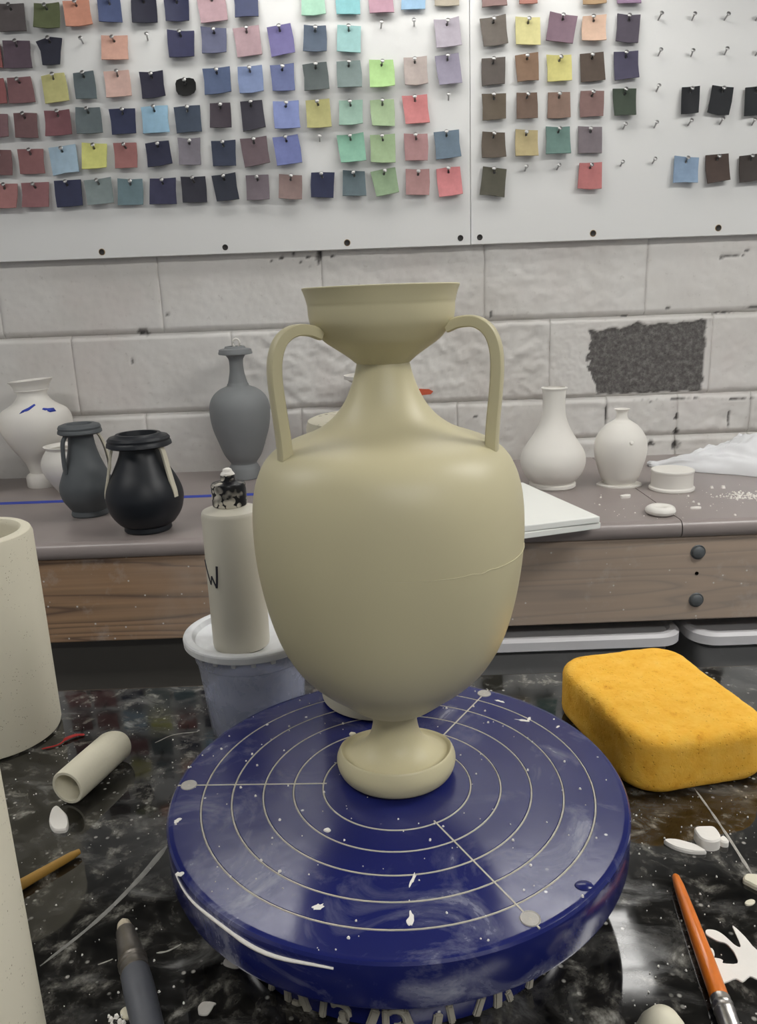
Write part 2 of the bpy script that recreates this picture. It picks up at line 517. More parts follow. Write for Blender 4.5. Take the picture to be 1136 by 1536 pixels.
M['orange_mark'] = simple('orange_mark', (.55, .10, .045), .7, var=.2, scale=80)
M['streak'] = simple('grey_streak', (.22, .215, .20), .8, var=.4, scale=120)
M['streak_pale'] = simple('pale_streak', (.36, .345, .31), .8, var=.5, scale=200)
M['steel'] = simple('grey_steel_housing', (.42, .42, .42), .5, var=.03, scale=10)
M['table_leg'] = simple('grey_steel', (.12, .12, .12), .5, metal=.5, var=.1, scale=20)

# ------------------------------------------------------------------ the room
WALL_Y = 2.05
BENCH_Z = -0.030
FLOOR_Z = -0.86
CEIL_Z = 1.36

def structure(o):
    o['kind'] = 'structure'; return o

structure(box('floor', (-2.6, -1.6, FLOOR_Z - .05), (2.6, WALL_Y + .2, FLOOR_Z), M['floor']))
structure(box('ceiling', (-2.6, -1.6, CEIL_Z), (2.6, WALL_Y + .2, CEIL_Z + .05), M['ceiling']))
wall = structure(box('wall_back', (-2.6, WALL_Y + .0125, FLOOR_Z), (2.6, WALL_Y + .2, CEIL_Z), M['wall']))

# bare spots on the blocks: (x, z, half width, half height)
CHIPS = [(-.580, .334, .013, .007), (-.567, .331, .006, .008), (-.123, .500, .008, .017), (-.15, .498, .004, .004), (-.185, .505, .006, .004),
         (-.215, .498, .004, .006), (-.17, .486, .003, .003), (-.24, .492, .004, .003), (-.09, .498, .004, .005), (-.145, .476, .003, .004),
         (.300, .345, .004, .012), (.33, .321, .018, .0015), (.935, .475, .007, .005), (.87, .462, .006, .006), (.90, .4655, .03, .0015), (.64, .329, .008, .003),
         (.745, .345, .006, .003), (.88, .330, .05, .002), (.97, .340, .03, .003), (.69, .485, .004, .003), (-.61, .263, .004, .006), (-.51, .372, .005, .005),
         (.785, .070, .006, .010), (.785, .030, .010, .008), (.785, -.005, .010, .012), (.69, .113, .05, .0025), (.79, .117, .06, .002), (.72, .0, .012, .008),
         (.60, .085, .005, .022), (.94, .112, .04, .003), (.68, -.020, .012, .006), (.26, .09, .006, .004), (.92, .06, .002, .025), (.62, .04, .010, .008)]

def bare_amount(x, z, patch):
    b = 0.0
    if patch:
        j = noise.noise((x * 38, z * 38, 3.1)) * .012 + noise.noise((x * 120, z * 120, 9.2)) * .005
        top = .295 + max(0, min(1, (x - .60) / .07)) * .013 + noise.noise((x * 30, 5.5, 0)) * .006
        left = .552 + max(0, (.20 - z)) * .35
        d = min(x - left + j, .846 - x + j * .6, top - z + j * .5, z - .134 + j * .3)
        b = max(0.0, min(1.0, d / .002 + .5))
    for cx, cz, w, h in CHIPS:
        if abs(x - cx) < w * 2.2 and abs(z - cz) < h * 2.2:
            d = 1 - math.hypot((x - cx) / w, (z - cz) / h) + noise.noise((x * 140, z * 140, 1.7)) * .7
            b = max(b, max(0.0, min(1.0, d * 3)))
    return b

def make_block(x0, x1, z0, z1, rough, patch=False, seed=0.0):
    cell = .0036 if patch else .0055
    nx = max(6, round((x1 - x0) / cell)); nz = max(6, round((z1 - z0) / cell))
    v, f, bare = [], [], []
    for j in range(nz + 1):
        for i in range(nx + 1):
            x = x0 + (x1 - x0) * i / nx; z = z0 + (z1 - z0) * j / nz
            wob = noise.noise((x * 22, z * 22, seed)) * .0016
            e = min(x - x0, x1 - x) + noise.noise((x * 9, z * 26, seed + 2)) * .004; ez = min(z - z0, z1 - z) + wob - .0015
            k1 = max(0, min(1, e / .007)); k2 = max(0, min(1, ez / .0085))
            k1 = k1 * k1 * (3 - 2 * k1); k2 = k2 * k2 * (3 - 2 * k2)
            y = WALL_Y + .0045 * (1 - k1) * (.55 + .45 * noise.noise((x * 3, z * 14, 8))) + .0105 * (1 - k2)
            y -= rough * (noise.fractal((x * 42, z * 55, seed), .7, 2.2, 5) * .0022 + noise.noise((x * 130, z * 150, seed)) * .0017)
            y -= noise.noise((x * 7, z * 7, seed + 4)) * .0018 + max(0, rough - .4) * noise.noise((x * 24, z * 30, seed + 6)) * .0045
            b = bare_amount(x, z, patch)
            y += b * (.0045 + noise.noise((x * 160, z * 160, 7)) * .0015)
            v.append((x, min(y, WALL_Y + .0115), z)); bare.append(b)
    for j in range(nz):
        for i in range(nx):
            a = j * (nx + 1) + i
            f.append((a, a + 1, a + nx + 2, a + nx + 1))
    # sides run back into the mortar bed
    n0 = len(v)
    rim = [i for i in range(nx + 1)] + [j * (nx + 1) + nx for j in range(1, nz + 1)] + [nz * (nx + 1) + i for i in range(nx - 1, -1, -1)] + [j * (nx + 1) for j in range(nz - 1, 0, -1)]
    for i in rim: v.append((v[i][0], WALL_Y + .0135, v[i][2])); bare.append(0.0)
    for k in range(len(rim)):
        k2 = (k + 1) % len(rim)
        f.append((rim[k2], rim[k], n0 + k, n0 + k2))
    o = mesh_obj('block', v, f, M['wall'], wall, True, None)
    at = o.data.attributes.new('bare', 'FLOAT', 'POINT')
    at.data.foreach_set('value', bare)
    return o

C1, C2, C3, C4 = .530, .3285, .1270, -.0745
for k in range(-2, 8):                               # course under the board
    x0 = -1.330 + k * .4035
    make_block(x0, x0 + .4035, C2, C1, .35 if k < 3 else (.75 if k < 5 else .45), seed=k * 3.3)
for k in range(-1, 6):                               # course with the bare block
    x0 = -1.567 + k * .4035
    if k == 5: make_block(.4507, .8616, C3, C2, .55, patch=True, seed=31.0)
    else: make_block(x0, x0 + .4035, C3, C2, .35 if k < 3 else 1.25, seed=40 + k * 2.7)
make_block(.8616, 1.265, C3, C2, .7, seed=77.0)
make_block(1.265, 1.6685, C3, C2, .7, seed=79.0)
for x0, x1 in ((-1.804, -1.4005), (-1.4005, -.997), (-.997, -.5935), (-.5935, -.190), (-.190, .2135), (.2135, .4507)):
    make_block(x0, x1, C4, C3, .5 if x0 < -.2 else 1.0, seed=x0 * 5 + 11)
for x0, x1 in ((.4507, .600), (.600, .785), (.785, .975), (.975, 1.165), (1.165, 1.36), (1.36, 1.56)):    # small bricks by the corner
    make_block(x0, x1, .0205, C3, .9, seed=x0 * 7 + 3)
    make_block(x0 + .001, x1 - .001, C4, .0205, .9, seed=x0 * 9 + 5)
om = mesh_obj('paint_mark', [(.118, WALL_Y - .0025, .149), (.146, WALL_Y - .0025, .151), (.152, WALL_Y - .0025, .158), (.141, WALL_Y - .0025, .164), (.112, WALL_Y - .0025, .166),
                             (.118, WALL_Y + .004, .149), (.146, WALL_Y + .004, .151), (.152, WALL_Y + .004, .158), (.141, WALL_Y + .004, .164), (.112, WALL_Y + .004, .166)],
              [(0, 1, 2, 3, 4), (9, 8, 7, 6, 5), (0, 5, 6, 1), (1, 6, 7, 2), (2, 7, 8, 3), (3, 8, 9, 4), (4, 9, 5, 0)], M['orange_mark'], wall, False)
om['label'] = 'small orange-red mark on the painted blocks'

# ------------------------------------------------------------------ ceiling fittings
def tube_fitting(loc, length, n, gap, label):
    t = thing('ceiling_light', label, 'ceiling light', loc)
    L = length / 2; w = (n - 1) * gap / 2 + .05
    box('housing', (-L - .03, -w, .035), (L + .03, w, .085), M['steel'], t, .004)
    m = emit('fluorescent_glow', (1.0, .985, .95), TUBE_POWER)
    for k in range(n):
        y = (k - (n - 1) / 2) * gap
        prof = [(0, -L), (.013, -L), (.018, -L + .012), (.018, L - .012), (.013, L), (0, L)]
        o = lathe('tube', prof, m, t, 16)
        o.rotation_euler = (0, math.pi / 2, 0); o.location = (0, y, .012)
        for s in (-1, 1):
            box('lamp_holder', (s * L - .012, y - .014, -.004), (s * L + .012, y + .014, .036), M['steel'], t, .002)
    return t
tube_fitting((.07, 1.715, 1.265), 1.16, 4, .068, 'four-tube fluorescent ceiling fitting above the tile boards')

def panel_fitting(x, y, label, power):
    t = thing('ceiling_panel_light', label, 'ceiling light', (x, y, CEIL_Z))
    box('frame', (-.62, -.17, -.045), (.62, .17, 0), M['steel'], t, .004)
    box('diffuser', (-.59, -.14, -.052), (.59, .14, -.045), emit('diffuser_glow', (1, .985, .95), power), t, .002)
    return t
panel_fitting(1.35, .75, 'long diffuser ceiling light over the right side of the work table', PANEL_POWER * 1.15)
panel_fitting(.55, -.75, 'long diffuser ceiling light behind the work table', PANEL_POWER)
panel_fitting(-1.35, .75, 'added dimmer fill panel over the left side of the work table', PANEL_POWER * .6)  # added fill panel, brightens the left end of the board and wall

# ------------------------------------------------------------------ tile boards on the wall
BY = 2.028
left_board = thing('display_board', 'white display board with six rows of coloured tiles, maroon and navy ones', 'board', (0, BY, .511), 0, 'tile display boards')
right_board = thing('display_board', 'white display board with bare nails and black tiles hung on it', 'board', (0, BY, .511), 0, 'tile display boards')
bpl = box('panel', (-1.35, 0, 0), (.2477, .020, .80), M['board'], left_board, .0012)
bpr = box('panel', (.2487, 0, .0005), (1.35, .020, .80), M['board'], right_board, .0012)
def lathe_y(name, prof, mat, parent, segs, loc):
    o = lathe(name, prof, mat, parent, segs); o.rotation_euler = (math.pi / 2, 0, 0); o.location = loc; return o
for x, z, br in ((-.6476, .5257, 1), (-.3482, .526, 0), (-.052, .5264, 1), (.2231, .5276, 0), (.27, .5275, 0), (.545, .5272, 1), (.8491, .5289, 1)):
    p = left_board if x < .248 else right_board
    s = lathe_y('screw', [(0, .0006), (.0045, .0006), (.006, .0012), (.007, .0005), (.007, -.001)], M['screw'], p, 14, (x, 0, z - .511))
    if br: lathe_y('washer', [(.0062, .0002), (.0068, .0010), (.0080, .0002), (.0080, -.001)], M['rust'], s, 14, (0, 0, 0)).rotation_euler = (0, 0, 0)

nail_me = None
def nail(x, z, board):
    global nail_me
    if nail_me is None:
        o = lathe('nail', [(.0018, -.002), (.0018, .018), (.0048, .0185), (.0050, .0200), (.0036, .0210), (0, .0213)], M['nail'], board, 8)
        nail_me = o.data
    else:
        o = link(bpy.data.objects.new('nail', nail_me), board)
    o.location = (x, 0, z - .511)
    o.rotation_euler = (math.radians(90 - 24 + random.uniform(-6, 6)), 0, math.radians(random.uniform(-8, 8)))
    return o
TILES = [
    ('L', 'A', 14, -784, 1032, 60, 55, 0.0, 'dark taupe grey', (0.154, 0.124, 0.124)),
    ('L', 'A', 13, -704, 1030, 58, 54, -1, 'olive green', (0.149, 0.181, 0.059)),
    ('L', 'A', 12, -635, 1034, 58, 55, 5, 'burnt orange', (0.8, 0.23, 0.076)),
    ('L', 'A', 11, -562, 1037, 51, 51, 0.0, 'navy blue', (0.041, 0.079, 0.248)),
    ('L', 'A', 10, -485, 1037, 57, 54, 0.0, 'blackish navy', (0.02, 0.02, 0.05)),
    ('L', 'A', 9, -411, 1036, 54, 51, 0.0, 'dark navy', (0.016, 0.021, 0.09)),
    ('L', 'A', 8, -331, 1035, 63, 55, 5, 'dusty pink', (0.564, 0.312, 0.358)),
    ('L', 'A', 7, -255, 1039, 52, 53, 0.0, 'navy blue', (0.033, 0.05, 0.159)),
    ('L', 'A', 5, -105, 1040, 52, 53, 0.0, 'mint green', (0.357, 0.759, 0.518)),
    ('L', 'A', 4, -27, 1039, 55, 51, 0.0, 'turquoise', (0.164, 0.614, 0.654)),
    ('L', 'A', 3, 47, 1039, 55, 54, 0.0, 'mauve pink', (0.525, 0.239, 0.338)),
    ('L', 'A', 2, 121, 1044, 54, 50, 0.0, 'sky blue', (0.233, 0.511, 0.8)),
    ('L', 'A', 1, 196, 1047, 55, 48, 0.0, 'pale tan', (0.532, 0.452, 0.321)),
    ('L', 'B', 15, -848, 957, 56, 54, -1.6, 'brick red', (0.433, 0.062, 0.051)),
    ('L', 'B', 14, -783, 958, 60, 57, -1.6, 'plum', (0.153, 0.092, 0.134)),
    ('L', 'B', 13, -707, 962, 45, 59, -1.6, 'blackish navy', (0.031, 0.033, 0.064)),
    ('L', 'B', 11, -561, 962, 59, 52, -1.6, 'salmon orange', (0.8, 0.358, 0.223)),
    ('L', 'B', 9, -409, 965, 60, 56, -1, 'dark navy', (0.024, 0.026, 0.116)),
    ('L', 'B', 8, -333, 969, 56, 56, -1.6, 'slate indigo', (0.104, 0.116, 0.24)),
    ('L', 'B', 7, -257, 967, 57, 60, 6, 'dusty pink', (0.547, 0.319, 0.359)),
    ('L', 'B', 6, -181, 967, 56, 62, 8, 'violet', (0.137, 0.106, 0.397)),
    ('L', 'B', 5, -104, 966, 53, 55, -1.6, 'dark slate blue', (0.071, 0.118, 0.195)),
    ('L', 'B', 4, -28, 964, 54, 56, -1.6, 'pale aqua', (0.294, 0.653, 0.637)),
    ('L', 'B', 1, 197, 967, 57, 59, 5, 'pale lilac grey', (0.497, 0.433, 0.518)),
    ('L', 'C', 15, -849, 882, 58, 54, 2.4000000000000004, 'brick red', (0.398, 0.062, 0.062)),
    ('L', 'C', 14, -787, 884, 58, 54, 2.4000000000000004, 'maroon', (0.296, 0.1, 0.11)),
    ('L', 'C', 13, -707, 886, 56, 61, 6, 'olive yellow', (0.693, 0.647, 0.148)),
    ('L', 'C', 12, -638, 888, 49, 58, 2.4000000000000004, 'dark grey green', (0.126, 0.175, 0.192)),
    ('L', 'C', 11, -561, 889, 58, 56, 2.4000000000000004, 'salmon pink', (0.8, 0.456, 0.357)),
    ('L', 'C', 10, -483, 884, 52, 55, 2.4000000000000004, 'blackish navy', (0.028, 0.026, 0.065)),
    ('L', 'C', 9, -407, 878, 46, 37, 2.4000000000000004, 'jet black', (0.003, 0.003, 0.003)),
    ('L', 'C', 8, -333, 887, 60, 56, 2.4000000000000004, 'dark blue', (0.047, 0.098, 0.249)),
    ('L', 'C', 7, -257, 887, 58, 58, 2.4000000000000004, 'medium blue', (0.141, 0.233, 0.509)),
    ('L', 'C', 6, -183, 889, 52, 56, 2.4000000000000004, 'indigo', (0.093, 0.137, 0.396)),
    ('L', 'C', 5, -106, 889, 56, 59, 2.4000000000000004, 'dark grey green', (0.103, 0.134, 0.134)),
    ('L', 'C', 4, -30, 890, 58, 59, 2.4000000000000004, 'grey green', (0.202, 0.293, 0.278)),
    ('L', 'C', 3, 45, 889, 58, 60, 2, 'lime green', (0.425, 0.8, 0.178)),
    ('L', 'C', 2, 122, 892, 53, 60, 2.4000000000000004, 'pinkish tan', (0.582, 0.464, 0.414)),
    ('L', 'C', 1, 198, 894, 55, 63, 7, 'lilac', (0.347, 0.305, 0.433)),
    ('L', 'D', 15, -856, 809, 59, 55, 0.8, 'brown plum', (0.274, 0.119, 0.137)),
    ('L', 'D', 14, -786, 809, 52, 55, 0.8, 'maroon brown', (0.216, 0.085, 0.091)),
    ('L', 'D', 13, -709, 811, 59, 55, 0.8, 'burgundy', (0.259, 0.063, 0.083)),
    ('L', 'D', 12, -638, 813, 60, 58, 0.8, 'dark grey green', (0.143, 0.191, 0.204)),
    ('L', 'D', 11, -559, 811, 57, 55, 0.8, 'dark navy', (0.02, 0.031, 0.112)),
    ('L', 'D', 10, -485, 812, 59, 58, 0.8, 'sky blue', (0.238, 0.552, 0.8)),
    ('L', 'D', 9, -409, 811, 59, 56, 0.8, 'slate navy', (0.048, 0.079, 0.138)),
    ('L', 'D', 8, -332, 815, 49, 55, 0.8, 'dark plum', (0.067, 0.047, 0.067)),
    ('L', 'D', 7, -258, 813, 52, 63, 6, 'blackish plum', (0.046, 0.041, 0.066)),
    ('L', 'D', 6, -180, 810, 59, 60, 0.8, 'bright blue', (0.154, 0.235, 0.646)),
    ('L', 'D', 5, -105, 811, 56, 62, 0.8, 'olive yellow', (0.552, 0.516, 0.118)),
    ('L', 'D', 4, -30, 809, 54, 56, 0.8, 'sage green', (0.293, 0.538, 0.405)),
    ('L', 'D', 3, 44, 808, 56, 58, 0.8, 'light green', (0.425, 0.636, 0.286)),
    ('L', 'D', 2, 121, 813, 56, 60, 4, 'coral red', (0.783, 0.123, 0.123)),
    ('L', 'E', 15, -858, 732, 58, 56, -0.8, 'maroon', (0.247, 0.088, 0.093)),
    ('L', 'E', 14, -785, 732, 58, 55, -0.8, 'maroon red', (0.354, 0.1, 0.1)),
    ('L', 'E', 13, -708, 733, 64, 59, 6, 'pale blue', (0.375, 0.599, 0.783)),
    ('L', 'E', 12, -635, 737, 58, 57, -0.8, 'bright yellow', (0.8, 0.8, 0.08)),
    ('L', 'E', 11, -561, 737, 53, 56, -0.8, 'brick red', (0.419, 0.106, 0.091)),
    ('L', 'E', 10, -484, 737, 56, 56, 5, 'blackish navy', (0.019, 0.022, 0.071)),
    ('L', 'E', 9, -411, 739, 50, 59, -0.8, 'grey', (0.245, 0.217, 0.265)),
    ('L', 'E', 8, -332, 734, 55, 55, -0.8, 'dark navy', (0.031, 0.047, 0.103)),
    ('L', 'E', 7, -258, 734, 61, 62, 6, 'plum brown', (0.177, 0.109, 0.13)),
    ('L', 'E', 6, -181, 735, 61, 63, 7, 'bright blue', (0.106, 0.154, 0.529)),
    ('L', 'E', 4, -31, 733, 62, 63, 6, 'sea green', (0.202, 0.574, 0.374)),
    ('L', 'E', 3, 42, 731, 58, 62, -0.8, 'light green', (0.394, 0.597, 0.261)),
    ('L', 'E', 2, 120, 731, 56, 59, -0.8, 'dusty rose', (0.51, 0.211, 0.211)),
    ('L', 'E', 1, 193, 734, 56, 62, 4, 'steel blue', (0.135, 0.227, 0.321)),
    ('L', 'F', 15, -858, 657, 62, 57, -2.4000000000000004, 'brick pink', (0.467, 0.136, 0.125)),
    ('L', 'F', 14, -785, 658, 62, 56, -2.4000000000000004, 'maroon', (0.352, 0.099, 0.108)),
    ('L', 'F', 13, -707, 658, 63, 60, 4, 'dark navy', (0.021, 0.029, 0.105)),
    ('L', 'F', 12, -633, 660, 63, 57, 2, 'grey green', (0.265, 0.344, 0.344)),
    ('L', 'F', 11, -560, 657, 60, 57, -2.4000000000000004, 'teal grey', (0.156, 0.279, 0.323)),
    ('L', 'F', 10, -483, 656, 62, 57, -2.4000000000000004, 'dark indigo', (0.039, 0.039, 0.118)),
    ('L', 'F', 9, -409, 657, 58, 57, -2.4000000000000004, 'blackish plum', (0.038, 0.038, 0.062)),
    ('L', 'F', 8, -334, 658, 54, 60, 6, 'blackish navy', (0.027, 0.034, 0.061)),
    ('L', 'F', 7, -258, 656, 54, 57, -2.4000000000000004, 'grey mauve', (0.218, 0.165, 0.197)),
    ('L', 'F', 6, -180, 654, 55, 56, -2.4000000000000004, 'rosy brown', (0.308, 0.183, 0.161)),
    ('L', 'F', 5, -105, 657, 55, 57, -2.4000000000000004, 'dark navy', (0.019, 0.028, 0.103)),
    ('L', 'F', 4, -29, 657, 54, 57, -2.4000000000000004, 'slate teal', (0.129, 0.201, 0.231)),
    ('L', 'F', 3, 45, 657, 57, 60, 8, 'sage green', (0.285, 0.455, 0.217)),
    ('L', 'F', 2, 122, 655, 57, 57, -2.4000000000000004, 'rose', (0.544, 0.232, 0.219)),
    ('L', 'F', 1, 197, 654, 58, 65, 5, 'coral red', (0.8, 0.12, 0.135)),
    ('R', 'A', 1, 302, 1042, 54, 51, 0.0, 'rosy brown', (0.285, 0.146, 0.13)),
    ('R', 'A', 2, 378, 1044, 40, 50, 0.0, 'rust orange', (0.437, 0.113, 0.056)),
    ('R', 'A', 4, 528, 1038, 52, 50, 0.0, 'ochre', (0.497, 0.276, 0.076)),
    ('R', 'A', 5, 605, 1039, 54, 50, 0.0, 'mauve', (0.377, 0.212, 0.377)),
    ('R', 'B', 1, 302, 968, 57, 60, 6, 'taupe brown', (0.18, 0.146, 0.116)),
    ('R', 'B', 2, 379, 967, 56, 56, -2, 'pale yellow', (0.8, 0.718, 0.194)),
    ('R', 'B', 3, 455, 969, 62, 59, -9, 'plum mauve', (0.254, 0.132, 0.193)),
    ('R', 'B', 4, 528, 966, 54, 55, -1.6, 'peach', (0.8, 0.465, 0.276)),
    ('R', 'B', 5, 607, 963, 51, 58, -5, 'dark purple grey', (0.112, 0.087, 0.132)),
    ('R', 'C', 1, 301, 887, 55, 56, 2.4000000000000004, 'dull brown', (0.137, 0.108, 0.09)),
    ('R', 'C', 2, 379, 892, 52, 58, 2.4000000000000004, 'ochre brown', (0.277, 0.133, 0.047)),
    ('R', 'C', 3, 453, 888, 55, 55, 2.4000000000000004, 'lemon yellow', (0.755, 0.675, 0.087)),
    ('R', 'C', 4, 529, 888, 55, 60, 5, 'dark brown', (0.126, 0.08, 0.052)),
    ('R', 'C', 5, 606, 889, 55, 58, 2.4000000000000004, 'dark indigo', (0.076, 0.065, 0.142)),
    ('R', 'D', 1, 303, 813, 54, 56, 0.8, 'olive brown', (0.162, 0.116, 0.067)),
    ('R', 'D', 2, 379, 812, 49, 56, 0.8, 'chestnut brown', (0.194, 0.105, 0.06)),
    ('R', 'D', 3, 454, 811, 52, 56, 0.8, 'tan brown', (0.324, 0.175, 0.112)),
    ('R', 'D', 4, 530, 812, 56, 55, 0.8, 'rosy brown', (0.3, 0.142, 0.121)),
    ('R', 'D', 5, 606, 812, 52, 58, 0.8, 'dark green', (0.056, 0.087, 0.052)),
    ('R', 'D', 7, 758, 811, 42, 58, 0.8, 'black', (0.024, 0.026, 0.032)),
    ('R', 'D', 8, 830, 808, 51, 60, -8, 'black', (0.022, 0.025, 0.031)),
    ('R', 'D', 9, 911, 805, 51, 61, 0.8, 'greenish black', (0.026, 0.032, 0.037)),
    ('R', 'E', 1, 301, 730, 56, 57, -0.8, 'dark brown', (0.137, 0.097, 0.061)),
    ('R', 'E', 2, 378, 731, 53, 59, -0.8, 'ochre yellow', (0.533, 0.408, 0.127)),
    ('R', 'E', 3, 453, 734, 55, 60, -0.8, 'teal', (0.126, 0.276, 0.232)),
    ('R', 'E', 4, 529, 734, 55, 57, -0.8, 'mauve grey', (0.254, 0.2, 0.224)),
    ('R', 'F', 1, 301, 650, 57, 63, -8, 'dark olive', (0.116, 0.108, 0.067)),
    ('R', 'F', 4, 530, 654, 55, 60, -2.4000000000000004, 'brick red', (0.6, 0.087, 0.08)),
    ('R', 'F', 7, 757, 661, 57, 57, -2.4000000000000004, 'pale blue', (0.212, 0.377, 0.6)),
    ('R', 'F', 8, 833, 662, 55, 62, 4, 'dark brown', (0.087, 0.047, 0.032)),
    ('R', 'F', 9, 912, 659, 57, 60, 3, 'blackish brown', (0.065, 0.047, 0.039)),
]
EMPTY_NAILS = [(-180, 1055, 'L'), (-634, 978, 'L'), (-486, 980, 'L'), (46, 987, 'L'), (122, 989, 'L'), (198, 833, 'L'), (-106, 755, 'L'), (452, 1057, 'R'), (678, 983, 'R'), (755, 980, 'R'), (829, 978, 'R'), (901, 975, 'R'), (682, 910, 'R'), (758, 906, 'R'), (835, 907, 'R'), (907, 903, 'R'), (682, 835, 'R'), (608, 758, 'R'), (681, 758, 'R'), (760, 760, 'R'), (835, 760, 'R'), (911, 756, 'R'), (378, 674, 'R'), (454, 674, 'R'), (605, 677, 'R'), (681, 680, 'R')]

ROWS = {'A': 'top', 'B': 'second', 'C': 'third', 'D': 'fourth', 'E': 'fifth', 'F': 'bottom'}
ORD = ['', 'first', 'second', 'third', 'fourth', 'fifth', 'sixth', 'seventh', 'eighth', 'ninth', 'tenth', 'eleventh', 'twelfth', 'thirteenth', 'fourteenth', 'fifteenth']
def make_tile(side, row, col, xm, zm, wm, hm, rot, colour, rgb):
    w, h = wm / 1000, hm / 1000
    hz = h / 2 - .011                                # height of the nail hole above the middle
    NA, NR = 16, 4
    rnd = random.Random(xm * 31 + zm)
    blob = colour == 'jet black'
    corner = [(rnd.uniform(-.0022, .0022), rnd.uniform(-.0022, .0022)) for _ in range(4)]
    if (side, row, col) == ('L', 'B', 13): corner = [(.003, 0), (-.003, .002), (-.009, -.010), (.006, -.003)]
    curl, twist, cupv = rnd.uniform(0, .007), rnd.uniform(-.003, .003), rnd.uniform(-.001, .004)
    def edge(a):
        c, s = math.cos(a), math.sin(a)
        q = max(abs(c), abs(s)) if not blob else (abs(c) ** 3.2 + abs(s) ** 3.2) ** (1 / 3.2)
        u, t = c / q, s / q                           # on the unit square
        if blob: hzz = hz
        x, z = u * w / 2, t * h / 2
        k = (1 if u > 0 else 0) + (2 if t > 0 else 0)
        wgt = min(abs(u), 1) * min(abs(t), 1)
        return x + corner[k][0] * wgt, z + corner[k][1] * wgt
    verts, faces = [], []
    for lay in (0, 1):
        for r in range(NR + 1):
            for k in range(NA):
                a = 2 * math.pi * k / NA
                ex, ezz = edge(a)
                hx, hzv = .0032 * math.cos(a), hz + .0032 * math.sin(a)
                t = r / NR
                x, z = hx + (ex - hx) * t, hzv + (ezz - hzv) * t
                u, vv = x / (w / 2), (hz - z) / h
                y = -(.0056 + .0032 * lay) - curl * vv * vv * 1.6 - twist * u * vv - cupv * u * u
                verts.append((x, y, z - hz))
    L = NA * (NR + 1)
    for r in range(NR):
        for k in range(NA):
            k2 = (k + 1) % NA
            a, b, c, d = r * NA + k, r * NA + k2, (r + 1) * NA + k2, (r + 1) * NA + k
            faces.append((a, b, c, d)); faces.append((L + d, L + c, L + b, L + a))
    for k in range(NA):
        k2 = (k + 1) % NA
        faces.append((NR * NA + k, NR * NA + k2, L + NR * NA + k2, L + NR * NA + k))
        faces.append((k2, k, L + k, L + k2))
    o = mesh_obj('test_tile', verts, faces, M['tile'], None, True, 50)
    ra = math.radians(rot)
    nx, nz = xm / 1000 - math.sin(ra) * hz, zm / 1000 + math.cos(ra) * hz
    o.location = (nx, BY, nz)
    tilt = -rnd.uniform(.02, .16)                     # the lower edge swings out from the board
    o.matrix_basis = Matrix.Translation(o.location) @ Matrix.Rotation(-ra, 4, 'Y') @ Matrix.Rotation(tilt, 4, 'X')
    o.color = (rgb[0], rgb[1], rgb[2], 1)
    if blob: kind = 'rounded tile'
    else: kind = 'square tile'
    tag(o, '%s %s, %s row of %s board, %s column from seam' % (colour, kind, ROWS[row], 'left' if side == 'L' else 'right', ORD[col]), 'tile', 'clay test tiles on the boards')
    nail(nx, nz, left_board if side == 'L' else right_board)
for T in TILES: make_tile(*T)
for x, z, s in EMPTY_NAILS: nail(x / 1000, z / 1000, left_board if s == 'L' else right_board)

# ------------------------------------------------------------------ back bench
bench = thing('workbench', 'long back bench with mauve laminate top and thick pine apron', 'workbench', (0, 1.74, FLOOR_Z))
OFF = Vector((0, -1.74, -FLOOR_Z))
def bench_slab(x0, x1):
    R = .015; F0, B0, top, bot = 1.418, WALL_Y + .001, BENCH_Z, BENCH_Z - .034
    prof = [(B0, bot), (B0, top), (F0 + R + .004, top)]
    for k in range(9):
        a = math.pi / 2 + (math.pi / 2) * k / 8
        prof.append((F0 + R + R * math.cos(a), top - R + R * math.sin(a)))
    for k in range(5):
        a = math.pi + (math.pi / 2) * k / 4
        prof.append((F0 + R + R * math.cos(a), bot + R + R * math.sin(a)))
    n = len(prof); v = []
    for x in (x0, x1):
        for y, z in prof: v.append(Vector((x, y, z)) + OFF)
    f = [(k, n + k, n + (k + 1) % n, (k + 1) % n) for k in range(n)]
    f += [tuple(range(n)), tuple(range(n, 2 * n))[::-1]]
    return mesh_obj('top', v, f, M['bench'], bench, True, 40)
bench_slab(-1.7, .5655); bench_slab(.5675, 1.7)
ap = box('apron', (-1.7, 1.428, -.232), (1.7, 1.466, -.064), M['wood'], None, .003)
ap.parent = bench; ap.location = OFF
for x, z in ((.6026, -.094), (.6054, -.1907), (-1.2, -.1), (-1.2, -.19)):
    o = lathe_y('bolt', [(0, .006), (.008, .006), (.0112, .004), (.0125, 0), (.0135, .001), (.0145, .0), (.0145, -.004)], M['bolt'], bench, 18, Vector((x, 1.427, z)) + OFF)
o = lathe_y('screw_hole', [(0, -.0005), (.003, -.0005), (.0035, .0006), (.0035, -.002)], M['screw'], bench, 10, Vector((.603, 1.4275, -.1365)) + OFF)
for x in (-1.5, -.02, 1.5):
    for y in (1.50, 1.96):
        q = box('leg', (x - .045, y - .04, 0), (x + .045, y + .04, -BENCH_Z + .0 - FLOOR_Z - .034 - .0), M['bench_leg'], None, .003)
        q.parent = bench; q.location = (0, -1.74, 0); q.scale.z = (BENCH_Z - .034 - FLOOR_Z) / (-BENCH_Z - FLOOR_Z - .034)
sh = box('shelf', (-1.6, 1.46, -.66), (1.6, 2.0, -.63), M['bench_leg'], None, .002); sh.parent = bench; sh.location = OFF
pn = box('side_panel', (-1.68, 1.475, -.62), (.10, 1.492, -.225), M['dark_panel'], None, .002); pn.parent = bench; pn.location = OFF
# painted blue line along the bench
ln = box('blue_line', (-1.5, 1.756, BENCH_Z), (-.28, 1.778, BENCH_Z + .0006), M['blue_ink'], None); ln.parent = bench; ln.location = OFF

